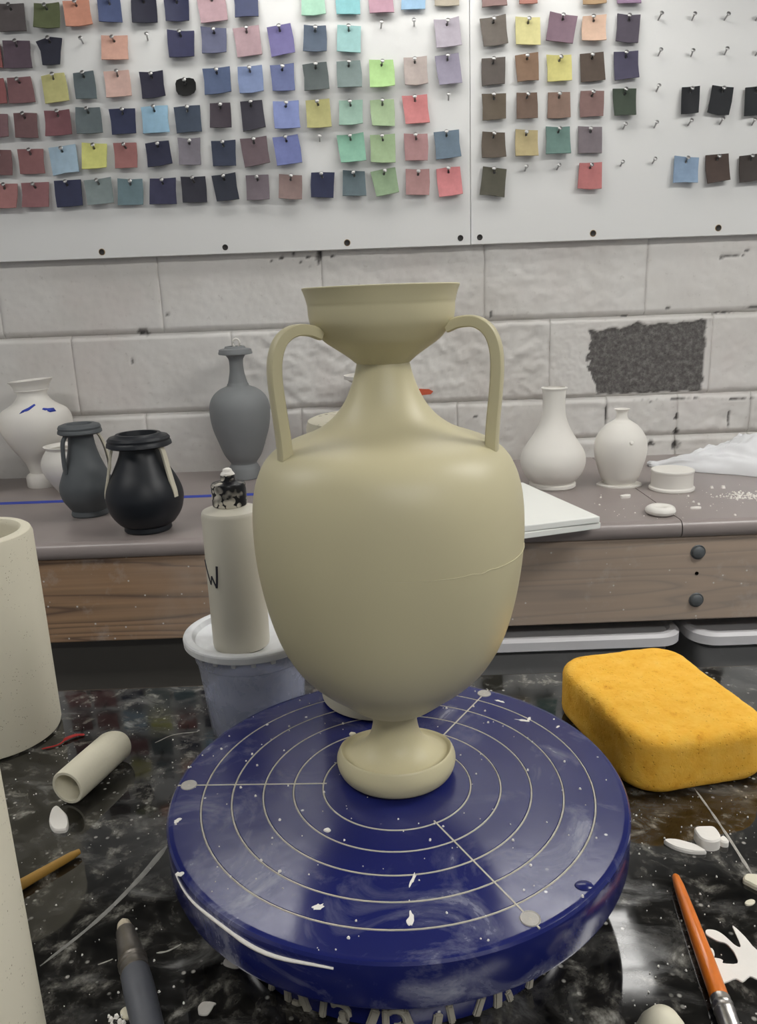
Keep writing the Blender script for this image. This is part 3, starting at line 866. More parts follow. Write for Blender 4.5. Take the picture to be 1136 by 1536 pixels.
def storage_box(x0, x1, y0, y1, ztop, label):
    t = thing('storage_box', label, 'storage box', ((x0 + x1) / 2, (y0 + y1) / 2, -.63), 0, 'lidded storage boxes under the bench')
    w, d = (x1 - x0) / 2, (y1 - y0) / 2; hh = ztop + .63
    def rr(w, d, r, n=6):
        o = []
        for cx, cy, a0 in ((w - r, d - r, 0), (-w + r, d - r, 90), (-w + r, -d + r, 180), (w - r, -d + r, 270)):
            for k in range(n + 1):
                a = math.radians(a0 + 90 * k / n); o.append((cx + r * math.cos(a), cy + r * math.sin(a)))
        return o
    def stack(name, rings, mat, closed=True):
        v, f = [], []
        n = len(rings[0][0])
        for pts, z in rings:
            for p in pts: v.append((p[0], p[1], z))
        for i in range(len(rings) - 1):
            for k in range(n):
                k2 = (k + 1) % n; f.append((i * n + k, i * n + k2, (i + 1) * n + k2, (i + 1) * n + k))
        f.append(tuple(range(n))[::-1]); f.append(tuple(range((len(rings) - 1) * n, len(rings) * n)))
        return mesh_obj(name, v, f, mat, t, True, 40)
    stack('body', [(rr(w - .045, d - .045, .03), .001), (rr(w - .02, d - .02, .04), hh - .04), (rr(w - .026, d - .026, .04), hh - .038), (rr(w - .018, d - .018, .04), hh - .026)], M['box_body'])
    stack('lid', [(rr(w - .004, d - .004, .05), hh - .026), (rr(w, d, .05), hh - .024), (rr(w, d, .05), hh - .006), (rr(w - .006, d - .006, .048), hh),
                  (rr(w - .016, d - .016, .04), hh - .001), (rr(w - .022, d - .022, .036), hh - .009)], M['box_lid'])
storage_box(.135, .588, 1.415, 1.86, -.256, 'lidded plastic storage box under the bench, behind the amphora foot')
storage_box(.603, 1.06, 1.415, 1.86, -.258, 'lidded plastic storage box under the bench, behind the yellow sponge')

# ------------------------------------------------------------------ pots on the bench
def pot(name, label, cat, xy, prof, mat, z=BENCH_Z, hollow=.0045, depth=.5, segs=56, warp=None, group=None):
    """Outer profile bottom to rim, then an inner wall."""
    t = thing(name, label, cat, (xy[0], xy[1], z), 0, group)
    pts = [(0, 0)] + [tuple(p)[:2] for p in prof]
    top = pts[-1][1]
    inner = []
    if hollow:
        for r, zz in reversed(pts[1:]):
            if zz > top * (1 - depth): inner.append((max(r - hollow, .002), zz - (0 if zz < top else -.0006)))
        inner.append((0, inner[-1][1]))
    else: inner = [(0, top)]
    lathe('body', pts + inner, mat, t, segs, warp=warp)
    return t
def P(pts, n=5): return [(v.x, v.y) for v in cr([(a, b, 0) for a, b in pts], n)]

# big white pedestal vase
t = pot('pedestal_vase', 'large white bisque vase on a round pedestal foot, two blue marks on its shoulder', 'vase', (-.8335, 1.950),
        [(.040, 0), (.0415, .003), (.0415, .024), (.039, .029), (.031, .035)] +
        P([(.031, .038), (.0395, .063), (.0618, .097), (.0788, .131), (.0848, .155), (.083, .175), (.0745, .190), (.0605, .199), (.046, .209), (.036, .222), (.0345, .230), (.037, .2365)]) +
        [(.0395, .2375), (.039, .240)] + P([(.0395, .241), (.043, .250), (.052, .262)]), M['bisque'], hollow=.004,
        warp=lambda v: Vector((v.x, v.y, v.z + max(0, v.z - .22) * v.x * 1.6)))
def surf_patch(name, parent, outline, rfun, mat, lift=.0006):
    """A flat mark lying on a surface of revolution; outline in (angle, z)."""
    n = len(outline)
    ca = sum(a for a, z in outline) / n; cz = sum(z for a, z in outline) / n
    v = []
    for s, l in ((1, lift * .2), (1, lift), (.0, lift)):
        for a, z in outline:
            a2, z2 = ca + (a - ca) * s, cz + (z - cz) * s
            r = rfun(z2) + l
            v.append((r * math.cos(a2), r * math.sin(a2), z2))
    f = []
    for k in range(n):
        k2 = (k + 1) % n
        f.append((k, k2, n + k2, n + k)); f.append((n + k, n + k2, 2 * n + k2, 2 * n + k))
    return mesh_obj(name, v, f, mat, parent, True, None)
def rshoulder(z):
    T = [(.0848, .155), (.083, .175), (.0745, .190), (.0605, .199), (.046, .209), (.036, .222)]
    for (r1, z1), (r2, z2) in zip(T, T[1:]):
        if z1 <= z <= z2: return r1 + (r2 - r1) * (z - z1) / (z2 - z1) + .0012
    return .05
A0 = math.radians(-90 + 25)
surf_patch('blue_mark', t, [(A0 - .50, .1895), (A0 - .22, .196), (A0 + .05, .206), (A0 + .0, .209), (A0 - .25, .202), (A0 - .45, .1965)], rshoulder, M['blue_ink'])
surf_patch('blue_mark', t, [(A0 + .22, .196), (A0 + .42, .1885), (A0 + .64, .189), (A0 + .68, .1965), (A0 + .45, .197), (A0 + .3, .199)], rshoulder, M['blue_ink'])

pot('white_jar', 'small round white bisque jar behind the grey two-handled jar', 'jar', (-.7255, 1.862),
    [(.034, 0), (.038, .004)] + P([(.040, .008), (.054, .030), (.066, .053), (.0685, .075), (.062, .092), (.055, .103), (.054, .107), (.059, .114)]), M['bisque'])
pot('white_vase', 'white bisque vase beside the pedestal vase, nearly out of view', 'vase', (-.985, 1.86),
    [(.04, 0), (.042, .01)] + P([(.04, .02), (.062, .06), (.077, .105), (.070, .14), (.045, .165), (.032, .185), (.038, .21)]), M['bisque'])

def lidded_jar(name, label, xy, R, mat, z=BENCH_Z):
    """Pear-shaped jar with a broad stepped lid-like rim; R scales it."""
    t = thing(name, label, 'jar', (xy[0], xy[1], z))
    return t
# grey jar
t = thing('two_handled_jar', 'dark grey clay jar with flat wide rim and strap handles', 'jar', (-.6136, 1.640, BENCH_Z))
lathe('body', [(0, 0), (.037, 0), (.0385, .003), (.037, .010)] + P([(.0365, .012), (.043, .022), (.0515, .037), (.0553, .052), (.0545, .067), (.047, .088), (.0357, .117), (.028, .145), (.0250, .170), (.0247, .176)])
      + [(.0215, .176), (.0215, .10), (0, .10)], M['grey_dark'], t)
lathe('rim', [(.0235, .172), (.041, .1735), (.0445, .176), (.0440, .1805), (.0425, .183), (.0430, .187), (.0405, .1915), (.032, .1945), (.026, .1940), (.0225, .186), (.0215, .172), (.0235, .172)], M['grey_dark'], t)
strap('handle', [(.0255, .174), (.0345, .171), (.0415, .160), (.0440, .140), (.0450, .115), (.0440, .095)], math.radians(-128), M['grey_dark'], t, .011, .0055)
strap('handle', [(.0255, .174), (.0345, .171), (.0430, .156), (.0500, .130), (.0530, .100), (.0490, .082)], math.radians(38), M['cream_handle'], t, .011, .0055)['label'] = 'cream strap handle'
# black jar
t = thing('two_handled_jar', 'black clay jar with wide stepped rim and cream strap handles', 'jar', (-.4524, 1.502, BENCH_Z))
lathe('body', [(0, 0), (.043, 0), (.0455, .003), (.0450, .009)] + P([(.0445, .011), (.0545, .0185), (.0675, .038), (.0732, .062), (.0722, .078), (.0655, .098), (.052, .124), (.0400, .150), (.0365, .168)])
      + [(.033, .168), (.033, .09), (0, .09)], M['black_clay'], t)
lathe('rim', [(.0340, .164), (.056, .1655), (.0610, .168), (.0600, .1735), (.0580, .1765), (.0585, .1805), (.0545, .1850), (.045, .187), (.0415, .1905), (.036, .1905), (.034, .180), (.032, .164), (.034, .164)], M['black_clay'], t)
for az in (math.radians(196), math.radians(-22)):
    strap('handle', [(.0375, .166), (.0470, .166), (.0530, .157), (.0590, .130), (.0660, .100), (.0705, .082), (.0715, .070)], az, M['cream_handle'], t, .0125, .0055)['label'] = 'cream strap handle'
# tall grey vase
t = pot('tall_vase', 'tall mid-grey clay vase with narrow neck and flat disc rim', 'vase', (-.332, 1.9555),
        [(.0375, 0), (.039, .002), (.039, .025), (.036, .031), (.0318, .037)] +
        P([(.0322, .040), (.0465, .0615), (.0587, .095), (.0692, .128), (.0736, .161), (.0724, .186), (.0634, .206), (.0472, .2205), (.0280, .229)]) +
        [(.0262, .2315), (.0255, .2345)] + P([(.0240, .236), (.0205, .249), (.0172, .267), (.0172, .291), (.0235, .3025)]) +
        [(.036, .3045), (.0405, .3055), (.0410, .309), (.0395, .3125), (.0390, .3165), (.0350, .3180), (.026, .3195), (.0235, .324)], M['grey_clay'], hollow=.006, depth=.12)
k = []
for q in range(13):
    a = 2 * math.pi * q / 12
    k.append((.004 + .0085 * math.cos(a), 0, .331 + .0105 * math.sin(a)))
o = tube('clay_loop', k, .0026, M['bisque'], t, 8, caps=False); o['label'] = 'small white clay loop stuck on the rim'
# white pot whose rim shows beside the amphora's neck
pot('white_pot', 'white bisque pot standing against the wall, mostly hidden behind the amphora', 'pot', (.005, 1.93),
    [(.05, 0), (.052, .01)] + P([(.052, .015), (.075, .06), (.088, .11), (.080, .16), (.055, .20), (.050, .22), (.068, .236)]) + [(.0765, .239), (.0765, .247)], M['bisque'])
# white bottle vase
pot('bottle_vase', 'tall-necked white bisque bottle vase on a thin clay base', 'vase', (.3935, 1.739),
    [(.049, 0), (.0515, .003), (.0515, .009), (.0475, .011), (.0480, .0135)] +
    P([(.0495, .0145), (.057, .022), (.0663, .037), (.0718, .058), (.0684, .079), (.0578, .098), (.0429, .1205), (.0317, .1427), (.0257, .1648), (.0243, .192), (.0253, .212), (.0272, .2185)]) + [(.0288, .2195), (.0280, .2215)],
    M['bisque'], hollow=.0045, depth=.3)
# small white vase with a lug and thin trimmings under its foot
t = pot('small_vase', 'small white bisque vase with tiny neck and a lug on its shoulder', 'vase', (.5422, 1.733),
        [(.033, .004), (.0345, .008)] + P([(.036, .010), (.0427, .022), (.0492, .042), (.0550, .064), (.0568, .086), (.0530, .108), (.0383, .1305), (.0221, .1425)]) +
        P([(.0215, .143), (.014, .1484), (.0112, .157), (.012, .164), (.0170, .170)], 3), M['bisque'], hollow=.003, depth=.2)
plate('clay_slab', [(-.052, -.004), (-.030, -.032), (-.004, -.040), (.025, -.037), (.046, -.018), (.043, .012), (.02, .036), (-.02, .036), (-.038, .018)], 0, .0045, M['bisque'], t)
lug = lathe('lug', [(0, .006), (.0035, .0055), (.006, .002), (.0065, -.002)], M['bisque'], t, 14); lug.rotation_euler = (math.radians(62), 0, math.radians(6)); lug.location = (.006, -.0505, .102)
# round lidded box
t = thing('round_box', 'low round white bisque box with a flat lid', 'box', (.638, 1.672, BENCH_Z))
lathe('base', [(0, 0), (.0465, 0), (.048, .0025), (.0475, .0062), (.044, .0085), (.0437, .009)], M['bisque'], t)
lathe('body', [(.0437, .009), (.0437, .038), (.0442, .0395)], M['bisque'], t)
lathe('lid', [(.0440, .0392), (.0448, .0400), (.0448, .0435), (.0435, .0446), (.036, .0440), (0, .0432)], M['bisque'], t)
# ring
ring = []
for k in range(17):
    a = 2 * math.pi * k / 16
    ring.append((.0184 + .0102 * math.cos(a), .0085 + .0085 * math.sin(a)))
o = lathe('clay_ring', ring, M['bisque'], None, 40, (.5444, 1.475, BENCH_Z), warp=lambda v: v + Vector((v.x * .03 * math.sin(5 * v.y * 40), v.y * .04 * math.cos(v.x * 90), 0)))
tag(o, 'white clay ring like a doughnut lying near the bench edge', 'clay ring')
# two stacked white slabs overhanging the bench edge
for k, (dz, off, rz) in enumerate(((0, (.003, .004), 17.5), (.0125, (0, 0), 16.0))):
    o = box('plaster_slab', (-.30, 0, 0), (0, .31, .0118), M['white_slab'], None, .0016)
    o.location = (.4025 + off[0], 1.388 + off[1], BENCH_Z + dz); o.rotation_euler = (0, 0, math.radians(rz))
    tag(o, ('lower' if k == 0 else 'upper') + ' of two stacked white plaster slabs overhanging the bench edge', 'slab', 'stacked plaster slabs')

# clear plastic bag, crumpled
def make_bag():
    x0, x1, y0, y1 = .672, 1.20, 1.665, 1.945
    nx, ny = 110, 60
    v, f = [], []
    def h(u, t):
        prof = .010 + .185 * (max(0, u - .04) ** .95)
        cross = max(0, math.sin(math.pi * min(1, max(0, t)))) ** .55
        p = Vector((u * 5.2, t * 3.0, 0))
        fold = abs(noise.noise(p * 1.1 + Vector((0, 0, 3)))) * 1.3 + abs(noise.noise(p * 2.0)) * .5 + abs(noise.noise(Vector((u * 12 + t * 7, t * 2 - u * 4, 2)))) * .30
        return .0025 + cross * (prof * .55 + prof * .62 * (1 - fold)) + cross * .0008 * noise.noise(p * 5)
    for j in range(ny + 1):
        for i in range(nx + 1):
            u, t = i / nx, j / ny
            lo = y0 + .235 * (1 - u) ** 2.2 + .010 * noise.noise((u * 9, 1, 0))
            hi = y1 - .02 * (1 - u)
            v.append((x0 + (x1 - x0) * u + .01 * noise.noise((t * 6, 4, 0)), lo + (hi - lo) * t, BENCH_Z + max(.0015, h(u, t))))
    n0 = len(v)
    for q in list(v): v.append((q[0], q[1], BENCH_Z + .0003))
    for j in range(ny):
        for i in range(nx):
            a = j * (nx + 1) + i
            f.append((a, a + 1, a + nx + 2, a + nx + 1))
            f.append((n0 + a, n0 + a + nx + 1, n0 + a + nx + 2, n0 + a + 1))
    rim = [i for i in range(nx + 1)] + [j * (nx + 1) + nx for j in range(1, ny + 1)] + [ny * (nx + 1) + i for i in range(nx - 1, -1, -1)] + [j * (nx + 1) for j in range(ny - 1, 0, -1)]
    for k in range(len(rim)):
        k2 = (k + 1) % len(rim); f.append((rim[k2], rim[k], n0 + rim[k], n0 + rim[k2]))
    return mesh_obj('plastic_bag', v, f, M['bag'], None, True, None)
tag(make_bag(), 'crumpled translucent white plastic bag lying on the bench against the wall', 'plastic bag')

def shard(name, label, cat, c, size, mat, z, group=None, h=.003, seed=1, n=7, rot=0.0):
    r = random.Random(seed)
    out = []
    for k in range(n):
        a = 2 * math.pi * k / n + r.uniform(-.25, .25); q = r.uniform(.75, 1.1)
        x, y = size[0] / 2 * q * math.cos(a), size[1] / 2 * q * math.sin(a)
        out.append((x * math.cos(rot) - y * math.sin(rot), x * math.sin(rot) + y * math.cos(rot)))
    o = plate(name, out, 0, h, mat); o.location = (c[0], c[1], z)
    if label: tag(o, label, cat, group)
    return o
shard('clay_shard', 'white clay chip on the bench in front of the small vase', 'clay chip', (.5194, 1.612), (.026, .016), M['slip_white'], BENCH_Z, h=.006, seed=3, rot=.5)
shard('clay_shard', 'flat white clay chip on the bench right of the clay ring', 'clay chip', (.6258, 1.505), (.024, .010), M['slip_white'], BENCH_Z, h=.004, seed=4)
def crumbs(name, label, spots, mat, z, kind='crumbs'):
    """Uncountable tiny bits, one object."""
    v, f = [], []
    for x, y, s in spots:
        r = random.Random(int((x * 7919 + y * 104729) * 1e4))
        b = len(v); n = 5
        for lay, q in ((0, 1), (1, .6)):
            for k in range(n):
                a = 2 * math.pi * k / n + r.random() * .5
                v.append((x + s * q * math.cos(a) * r.uniform(.7, 1.1), y + s * q * math.sin(a) * r.uniform(.7, 1.1), z + lay * s * .9))
        for k in range(n):
            k2 = (k + 1) % n; f.append((b + k, b + k2, b + n + k2, b + n + k))
        f.append(tuple(range(b + n, b + 2 * n))); f.append(tuple(range(b, b + n))[::-1])
    o = mesh_obj(name, v, f, mat, None, True, 30)
    tag(o, label, kind); o['kind'] = 'stuff'
    return o
R = random.Random(5)
sp = [(R.gauss(.775, .035), R.gauss(1.585, .016), R.uniform(.0012, .0035)) for _ in range(170)]
sp += [(.6415, 1.5347, .004), (.64, 1.555, .003), (.7469, 1.664, .006), (.7239, 1.668, .005), (.6764, 1.4477, .003), (.66, 1.52, .002), (.47, 1.62, .003), (.45, 1.56, .0025), (.50, 1.49, .002)]
sp += [(R.uniform(.44, .85), R.uniform(1.44, 1.7), R.uniform(.0006, .0016)) for _ in range(60)]
crumbs('clay_crumbs', 'scatter of white clay crumbs on the bench before the plastic bag', sp, M['slip_white'], BENCH_Z)

# ------------------------------------------------------------------ the near work table
table = thing('work_table', 'work table with a polished black stone-look top, smeared with dried clay', 'table', (0, .25, FLOOR_Z))
tt = box('tabletop', (-1.1, -.30, -.034), (1.1, .770, 0), M['black_top'], None, .004, 3)
tt.parent = table; tt.location = (0, -.25, -FLOOR_Z)
for x in (-1.0, 1.0):
    for y in (-.22, .68):
        q = box('leg', (x - .025, y - .025, 0), (x + .025, y + .025, -.034 - FLOOR_Z), M['table_leg'], None, .003); q.parent = table; q.location = (0, -.25, 0)
def streak(path, widths, mat, label=None):
    pts = [Vector((p[0], p[1], 0)) for p in path]
    pts = cr(pts, 5); n = len(pts); v, f = [], []
    for i, p in enumerate(pts):
        t = (pts[min(i + 1, n - 1)] - pts[max(i - 1, 0)]).normalized(); s = Vector((-t.y, t.x, 0))
        k = i / (n - 1); w = widths[0] + (widths[1] - widths[0]) * k
        w *= (1 + .5 * noise.noise((i * .9, w * 900, 3))) * (1 if 0 < i < n - 1 else .2)
        v += [p + s * w, p + Vector((0, 0, .0005)), p - s * w]
    for i in range(n - 1):
        a = i * 3; f += [(a, a + 3, a + 4, a + 1), (a + 1, a + 4, a + 5, a + 2)]
    o = mesh_obj('clay_streak', [x + Vector((0, -.25, -FLOOR_Z + .0002)) for x in v], f, mat, table, True, None)
    return o
streak([(-.2177, .4005), (-.195, .436), (-.178, .474), (-.1668, .5084)], (.0010, .0026), M['streak'])
streak([(.2452, .5557), (.2462, .52), (.2462, .49), (.2453, .455)], (.0008, .0012), M['streak_pale'])
streak([(-.214, .655), (-.20, .668), (-.178, .672)], (.0005, .0008), M['streak_pale'])
streak([(-.148, .4075), (-.141, .409), (-.134, .414)], (.0008, .0005), M['streak_pale'])
streak([(-.182, .400), (-.174, .404)], (.0004, .0006), M['streak_pale'])

# ------------------------------------------------------------------ banding wheel
HZ = .075
WC = (.0055, .4665)
wheel = thing('banding_wheel', 'blue cast banding wheel with scribed rings, spattered with white clay, carrying the amphora', 'banding wheel', (WC[0], WC[1], 0))
rings = [.1285, .109, .0886, .0688, .0492]
prof = [(0, HZ)]
for r in sorted(rings): prof += [(r - .0009, HZ), (r - .0004, HZ - .0009), (r + .0004, HZ - .0009), (r + .0009, HZ)]
prof += [(.1455, HZ), (.1465, HZ), (.1485, HZ - .0006), (.1497, HZ - .002), (.1500, HZ - .004), (.1500, HZ - .026), (.1492, HZ - .0285), (.1470, HZ - .0295), (.138, HZ - .0295), (.138, HZ - .012), (0, HZ - .012)]
lathe('wheel_head', prof, M['wheel'], wheel, 128, angle=25)
lathe('bearing', [(0, HZ - .012), (.035, HZ - .012), (.035, .030), (0, .030)], M['wheel'], wheel, 32)
lathe('base', [(0, 0), (.116, 0), (.1185, .002), (.1190, .006), (.1188, .022), (.1180, .026), (.1150, .0295), (.1110, .0305), (.1070, .0300), (.1050, .0285), (.1000, .0285), (.0950, .030), (.06, .030), (0, .030)], M['wheel'], wheel, 96)
for r in rings:                                       # dried clay caught in the rings
    a = [(r - .0007, HZ - .0008), (r - .0003, HZ + .0001), (r + .0003, HZ + .0001), (r + .0007, HZ - .0008)]
    lathe('scribed_ring', a, M['clay_line'], wheel, 96)
for k, deg in enumerate((177.7, 57.7, -62.3)):
    a = math.radians(deg); d = Vector((math.cos(a), math.sin(a), 0)); s = Vector((-d.y, d.x, 0))
    v = [d * .047 + s * .0005, d * .047 - s * .0005, d * .148 - s * .0005, d * .148 + s * .0005]
    v = [Vector((p.x, p.y, HZ - .0004)) for p in v] + [Vector((p.x, p.y, HZ + .00025)) for p in v]
    mesh_obj('scribed_line', v, [(4, 5, 6, 7), (0, 1, 5, 4), (1, 2, 6, 5), (2, 3, 7, 6), (3, 0, 4, 7)], M['clay_line'], wheel, False)
    o = lathe('clay_plug', [(0, .0002), (.0035, .0004), (.0046, .0002), (.0053, .0007), (.0057, -.0005)], M['clay_plug'], wheel, 20, (d.x * .1405, d.y * .1405, HZ))
# crusted relief cast into the base below the head
for k in range(14):
    a = math.radians(-131 + k * 5.9 + (k % 3) * .9)
    hh = .013 if k % 4 else .008
    bm = bmesh.new(); add_box(bm, (-.0015, -.0020 - .0006 * (k % 3), 0), (.0022, .0020, hh))
    bmesh.ops.bevel(bm, geom=bm.edges[:], offset=.0009, segments=2, affect='EDGES')
    o = bm_obj('rib', bm, M['wheel_clay'], wheel)
    o.location = (.1188 * math.cos(a), .1188 * math.sin(a), .0015); o.rotation_euler = (math.radians(((k * 37) % 5 - 2) * 9), 0, a)
for a0 in (-122, -108, -93):                          # rounded hooks between the ribs
    pts = []
    for q in range(9):
        b = math.radians(-50 + q * 30); aa = math.radians(a0) + .045 * math.sin(b)
        pts.append((.1195 * math.cos(aa), .1195 * math.sin(aa), .0085 + .0055 * math.cos(b)))
    tube('rib', pts, .0018, M['wheel_clay'], wheel, 6)
# thick dribble of clay under the rim, and smears
pts = []
for q in range(24):
    a = math.radians(-151 + q * 2.05); pts.append((.1503 * math.cos(a), .1503 * math.sin(a), HZ - .0065 - .0012 * math.sin(q * .5)))
tube('clay_dribble', pts, [.0003 + .0008 * math.sin(math.pi * q / 23) + .0003 * (q > 12) for q in range(24)], M['slip_white'], wheel, 8)
def wheel_smear(c, length, width, deg, seed):
    r = random.Random(seed); out = []
    for k in range(14):
        a = 2 * math.pi * k / 14; q = r.uniform(.6, 1.1)
        x, y = length / 2 * q * math.cos(a), width / 2 * q * math.sin(a) + .06 * width * math.sin(3 * a + seed)
        b = math.radians(deg); out.append((c[0] - WC[0] + x * math.cos(b) - y * math.sin(b), c[1] - WC[1] + x * math.sin(b) + y * math.cos(b)))
    plate('clay_smear', out, HZ - .0001, .0004, M['slip_white'], wheel)
for c, l, w, dg, sd in (((.0115, .374), .013, .0022, 70, 1), ((.009, .345), .011, .0042, 85, 2), ((.104, .541), .013, .0024, -20, 3), ((.109, .543), .008, .003, 60, 4),
                        ((-.1335, .4345), .006, .0035, 40, 5), ((-.121, .3855), .005, .0045, 0, 6), ((.091, .572), .010, .003, -30, 7), ((-.040, .3560), .007, .005, 20, 8), ((.128, .530), .005, .002, 50, 9)):
    wheel_smear(c, l, w, dg, sd)
drop = lathe('water_drop', [(.0052, 0), (.0048, .0006), (.0030, .0012), (0, .0014)], M['wheel'], wheel, 18, (.099, -.102, HZ)); drop.scale.y = .75
R = random.Random(11)
sp = []
for _ in range(150):
    a, q = R.uniform(0, 2 * math.pi), .148 * math.sqrt(R.random())
    sp.append((WC[0] + q * math.cos(a), WC[1] + q * math.sin(a), R.choice((.0004, .0005, .0006, .0008, .0011))))
crumbs('clay_crumbs', 'white clay crumbs scattered over the blue wheel head', sp, M['slip_white'], HZ)
shard('clay_shard', 'tiny diamond-shaped white clay chip on a scribed ring of the blue wheel', 'clay chip', (-.0385, .4188), (.0052, .0042), M['slip_white'], HZ, h=.0012, seed=9, n=4)
shard('clay_shard', 'cream clay chip on the blue wheel behind the amphora foot', 'clay chip', (-.0255, .5300), (.006, .004), M['cream_chip'], HZ, h=.0012, seed=10)

# plaster cylinder standing on the far side of the wheel
t = thing('plaster_mould', 'pitted cream plaster cylinder on the blue wheel, hidden behind the amphora', 'plaster mould', (-.002, .594, HZ))
lathe('body', [(0, 0), (.044, 0), (.0495, .002), (.050, .006), (.050, .222), (.0485, .227), (.045, .2285), (.034, .2285), (.032, .226), (.032, .05), (0, .05)], M['plaster_behind'], t, 56)

# ------------------------------------------------------------------ the amphora
amp = thing('amphora', 'tall cream clay amphora with flaring bowl mouth, strap handles and dished foot', 'vase', (.006, .482, HZ))
foot = [(0, 0), (.033, 0)] + P([(.0335, .0003), (.0380, .003), (.0402, .0078), (.0404, .0118), (.0394, .0155), (.0380, .0185)], 4) + [(.0374, .0190), (.0367, .0186)]
foot += P([(.0362, .0182), (.0345, .0168), (.0315, .0164), (.0270, .0178), (.0226, .0208), (.0185, .0255), (.0162, .031), (.0149, .038), (.0146, .046), (.0150, .052)], 5)
def sag(v):                                           # the hand-made foot sits lower at its back edge
    q = max(-1, min(1, v.y / .039)); w = max(0, min(1, (math.hypot(v.x, v.y) - .016) / .016))
    return Vector((v.x, v.y, v.z * (1 - w * (.42 * q if q > 0 else .08 * q))))
lathe('foot', foot, M['vase'], amp, 96, angle=32, warp=sag)
body = [(.0135, .0480)] + P([(.0150, .0482), (.0212, .0492), (.0275, .0525), (.0345, .0580), (.0415, .0642), (.0515, .0725), (.0610, .0825), (.0680, .0935), (.0728, .104), (.0764, .115), (.0792, .1265), (.0815, .139),
         (.0834, .1526), (.0843, .164), (.0846, .1745), (.0842, .187), (.0832, .1965), (.0815, .2045), (.0792, .2112), (.0758, .2178), (.0710, .2232), (.0640, .2278), (.0555, .2312), (.0470, .2343), (.0395, .2380), (.0322, .2435), (.0268, .2495), (.0229, .2557), (.0194, .2637), (.0174, .2697), (.0162, .2745)], 3)
body += [(.0160, .2760), (.0156, .2768)]
lathe('body', body, M['vase'], amp, 128, angle=60)
bowl = [(.0150, .2755), (.0162, .2762)] + P([(.0168, .2766), (.0212, .2803), (.0278, .2848), (.0342, .2893), (.0388, .2945), (.0420, .2993), (.0431, .3040), (.0434, .3105)], 5)
bowl += P([(.0436, .3110), (.0443, .3140), (.0453, .3172), (.0463, .3197)], 3)
bowl += [(.0462, .3202), (.0455, .3204)] + P([(.0449, .3200), (.0425, .3140), (.0410, .306), (.038, .297), (.031, .290), (.020, .284), (.012, .2815)], 4) + [(0, .281)]
lathe('bowl', bowl, M['vase'], amp, 128, angle=28)
for az, dz, sc in ((math.radians(180 + 27), -.0015, 1.0), (math.radians(-20), 0, 1.0)):
    strap('handle', [(.0395, .2958 + dz), (.0470, .2985 + dz), (.0565, .2985 + dz), (.0640, .2935 + dz), (.0680, .2845 + dz), (.0690, .2720), (.0680, .2560), (.0667, .2420), (.0660, .2300), (.0658, .2245)],
          az, M['vase'], amp, lambda f: .0085 + .0012 * f, lambda f: .0066 + .0010 * f)
pts = []
for k in range(46):                                   # faint raised casting seam round the belly
    a = math.radians(-92 + k * 2.1)
    z = .1672 - .004 * math.sin(math.radians(k * 2)) + .0006 * math.sin(k * 1.3) * (k > 14) * (k < 22)
    pts.append(((.0846 - .0001) * math.cos(a), (.0846 - .0001) * math.sin(a), z))
tube('casting_seam', pts, [.00006 + .00016 * min(1, k / 30) for k in range(46)], M['vase_seam'], amp, 6)

# ------------------------------------------------------------------ left side of the table
t = thing('plaster_tube', 'tall cream plaster tube with a thick open rim, beside a red thread', 'plaster mould', (-.3757, .686, 0), 0, 'plaster tubes on the table')
TH = .199
lathe('body', [(0, 0), (.056, 0), (.0592, .002), (.060, .005), (.0598, TH - .006), (.0582, TH - .0015), (.0560, TH), (.0500, TH), (.0482, TH - .002), (.0475, TH - .006), (.0475, .02), (0, .02)], M['plaster'], t, 72)
t = thing('plaster_tube', 'nearer cream plaster tube whose straight side hides the end of a wooden stick', 'plaster mould', (-.239, .295, 0), 0, 'plaster tubes on the table')
lathe('body', [(0, 0), (.064, 0), (.0668, .0025), (.0675, .006), (.0672, TH - .006), (.0655, TH - .0015), (.063, TH), (.0565, TH), (.0545, TH - .002), (.0535, TH - .006), (.0535, .02), (0, .02)], M['plaster'], t, 72)
o = tube('red_thread', cr([(-.3165, .650, .0012), (-.304, .656, .0012), (-.2990, .665, .0022), (-.292, .671, .002), (-.2850, .6725, .0012)], 6), [.0006] + [.0011] * 10 + [.0024] * 8 + [.0018] * 5 + [.0006], M['red'], None, 6, squash=.5)
tag(o, 'bright red thread on the black table beside the plaster tube', 'thread')

# little open clay tube lying down
t = thing('clay_tube', 'short cream clay tube lying on its side on the black table', 'clay tube', (-.2535, .5830, .0155))
vv = lathe('wall', [(.0118, 0), (.0140, 0), (.0147, .0012), (.0150, .03), (.0150, .0640), (.0140, .0655), (.0125, .0655), (.0128, .03), (.0118, 0)], M['cream_chip'], t, 36,
           warp=lambda v: Vector((v.x, v.y, v.z + .004 * math.sin(v.x * 130) * (v.z > .04))))
vv.rotation_euler = (math.radians(-90), 0, math.radians(-17))
t.location = (-.2600, .5655, .0151)
o = plate('clay_petal', [(-.0092, .0165), (-.0040, .0125), (.0035, .0045), (.0080, -.004), (.0102, -.0125), (.0072, -.0150), (.0005, -.0138), (-.0060, -.0060), (-.0098, .004), (-.0112, .0125)], 0, .0035, M['slip_white'])
o.location = (-.2592, .5435, 0); tag(o, 'white petal-shaped clay offcut below the short clay tube', 'clay chip')
a, b = Vector((-.2290, .5020, .0036)), Vector((-.297, .424, .0040))
o = tube('wooden_stick', [a, a + (b - a) * .06, a + (b - a) * .5, b], [.0020, .0030, .0040, .0043], M['bamboo'], None, 12)
tag(o, 'golden wooden stick handle lying partly behind the plaster tube', 'stick')

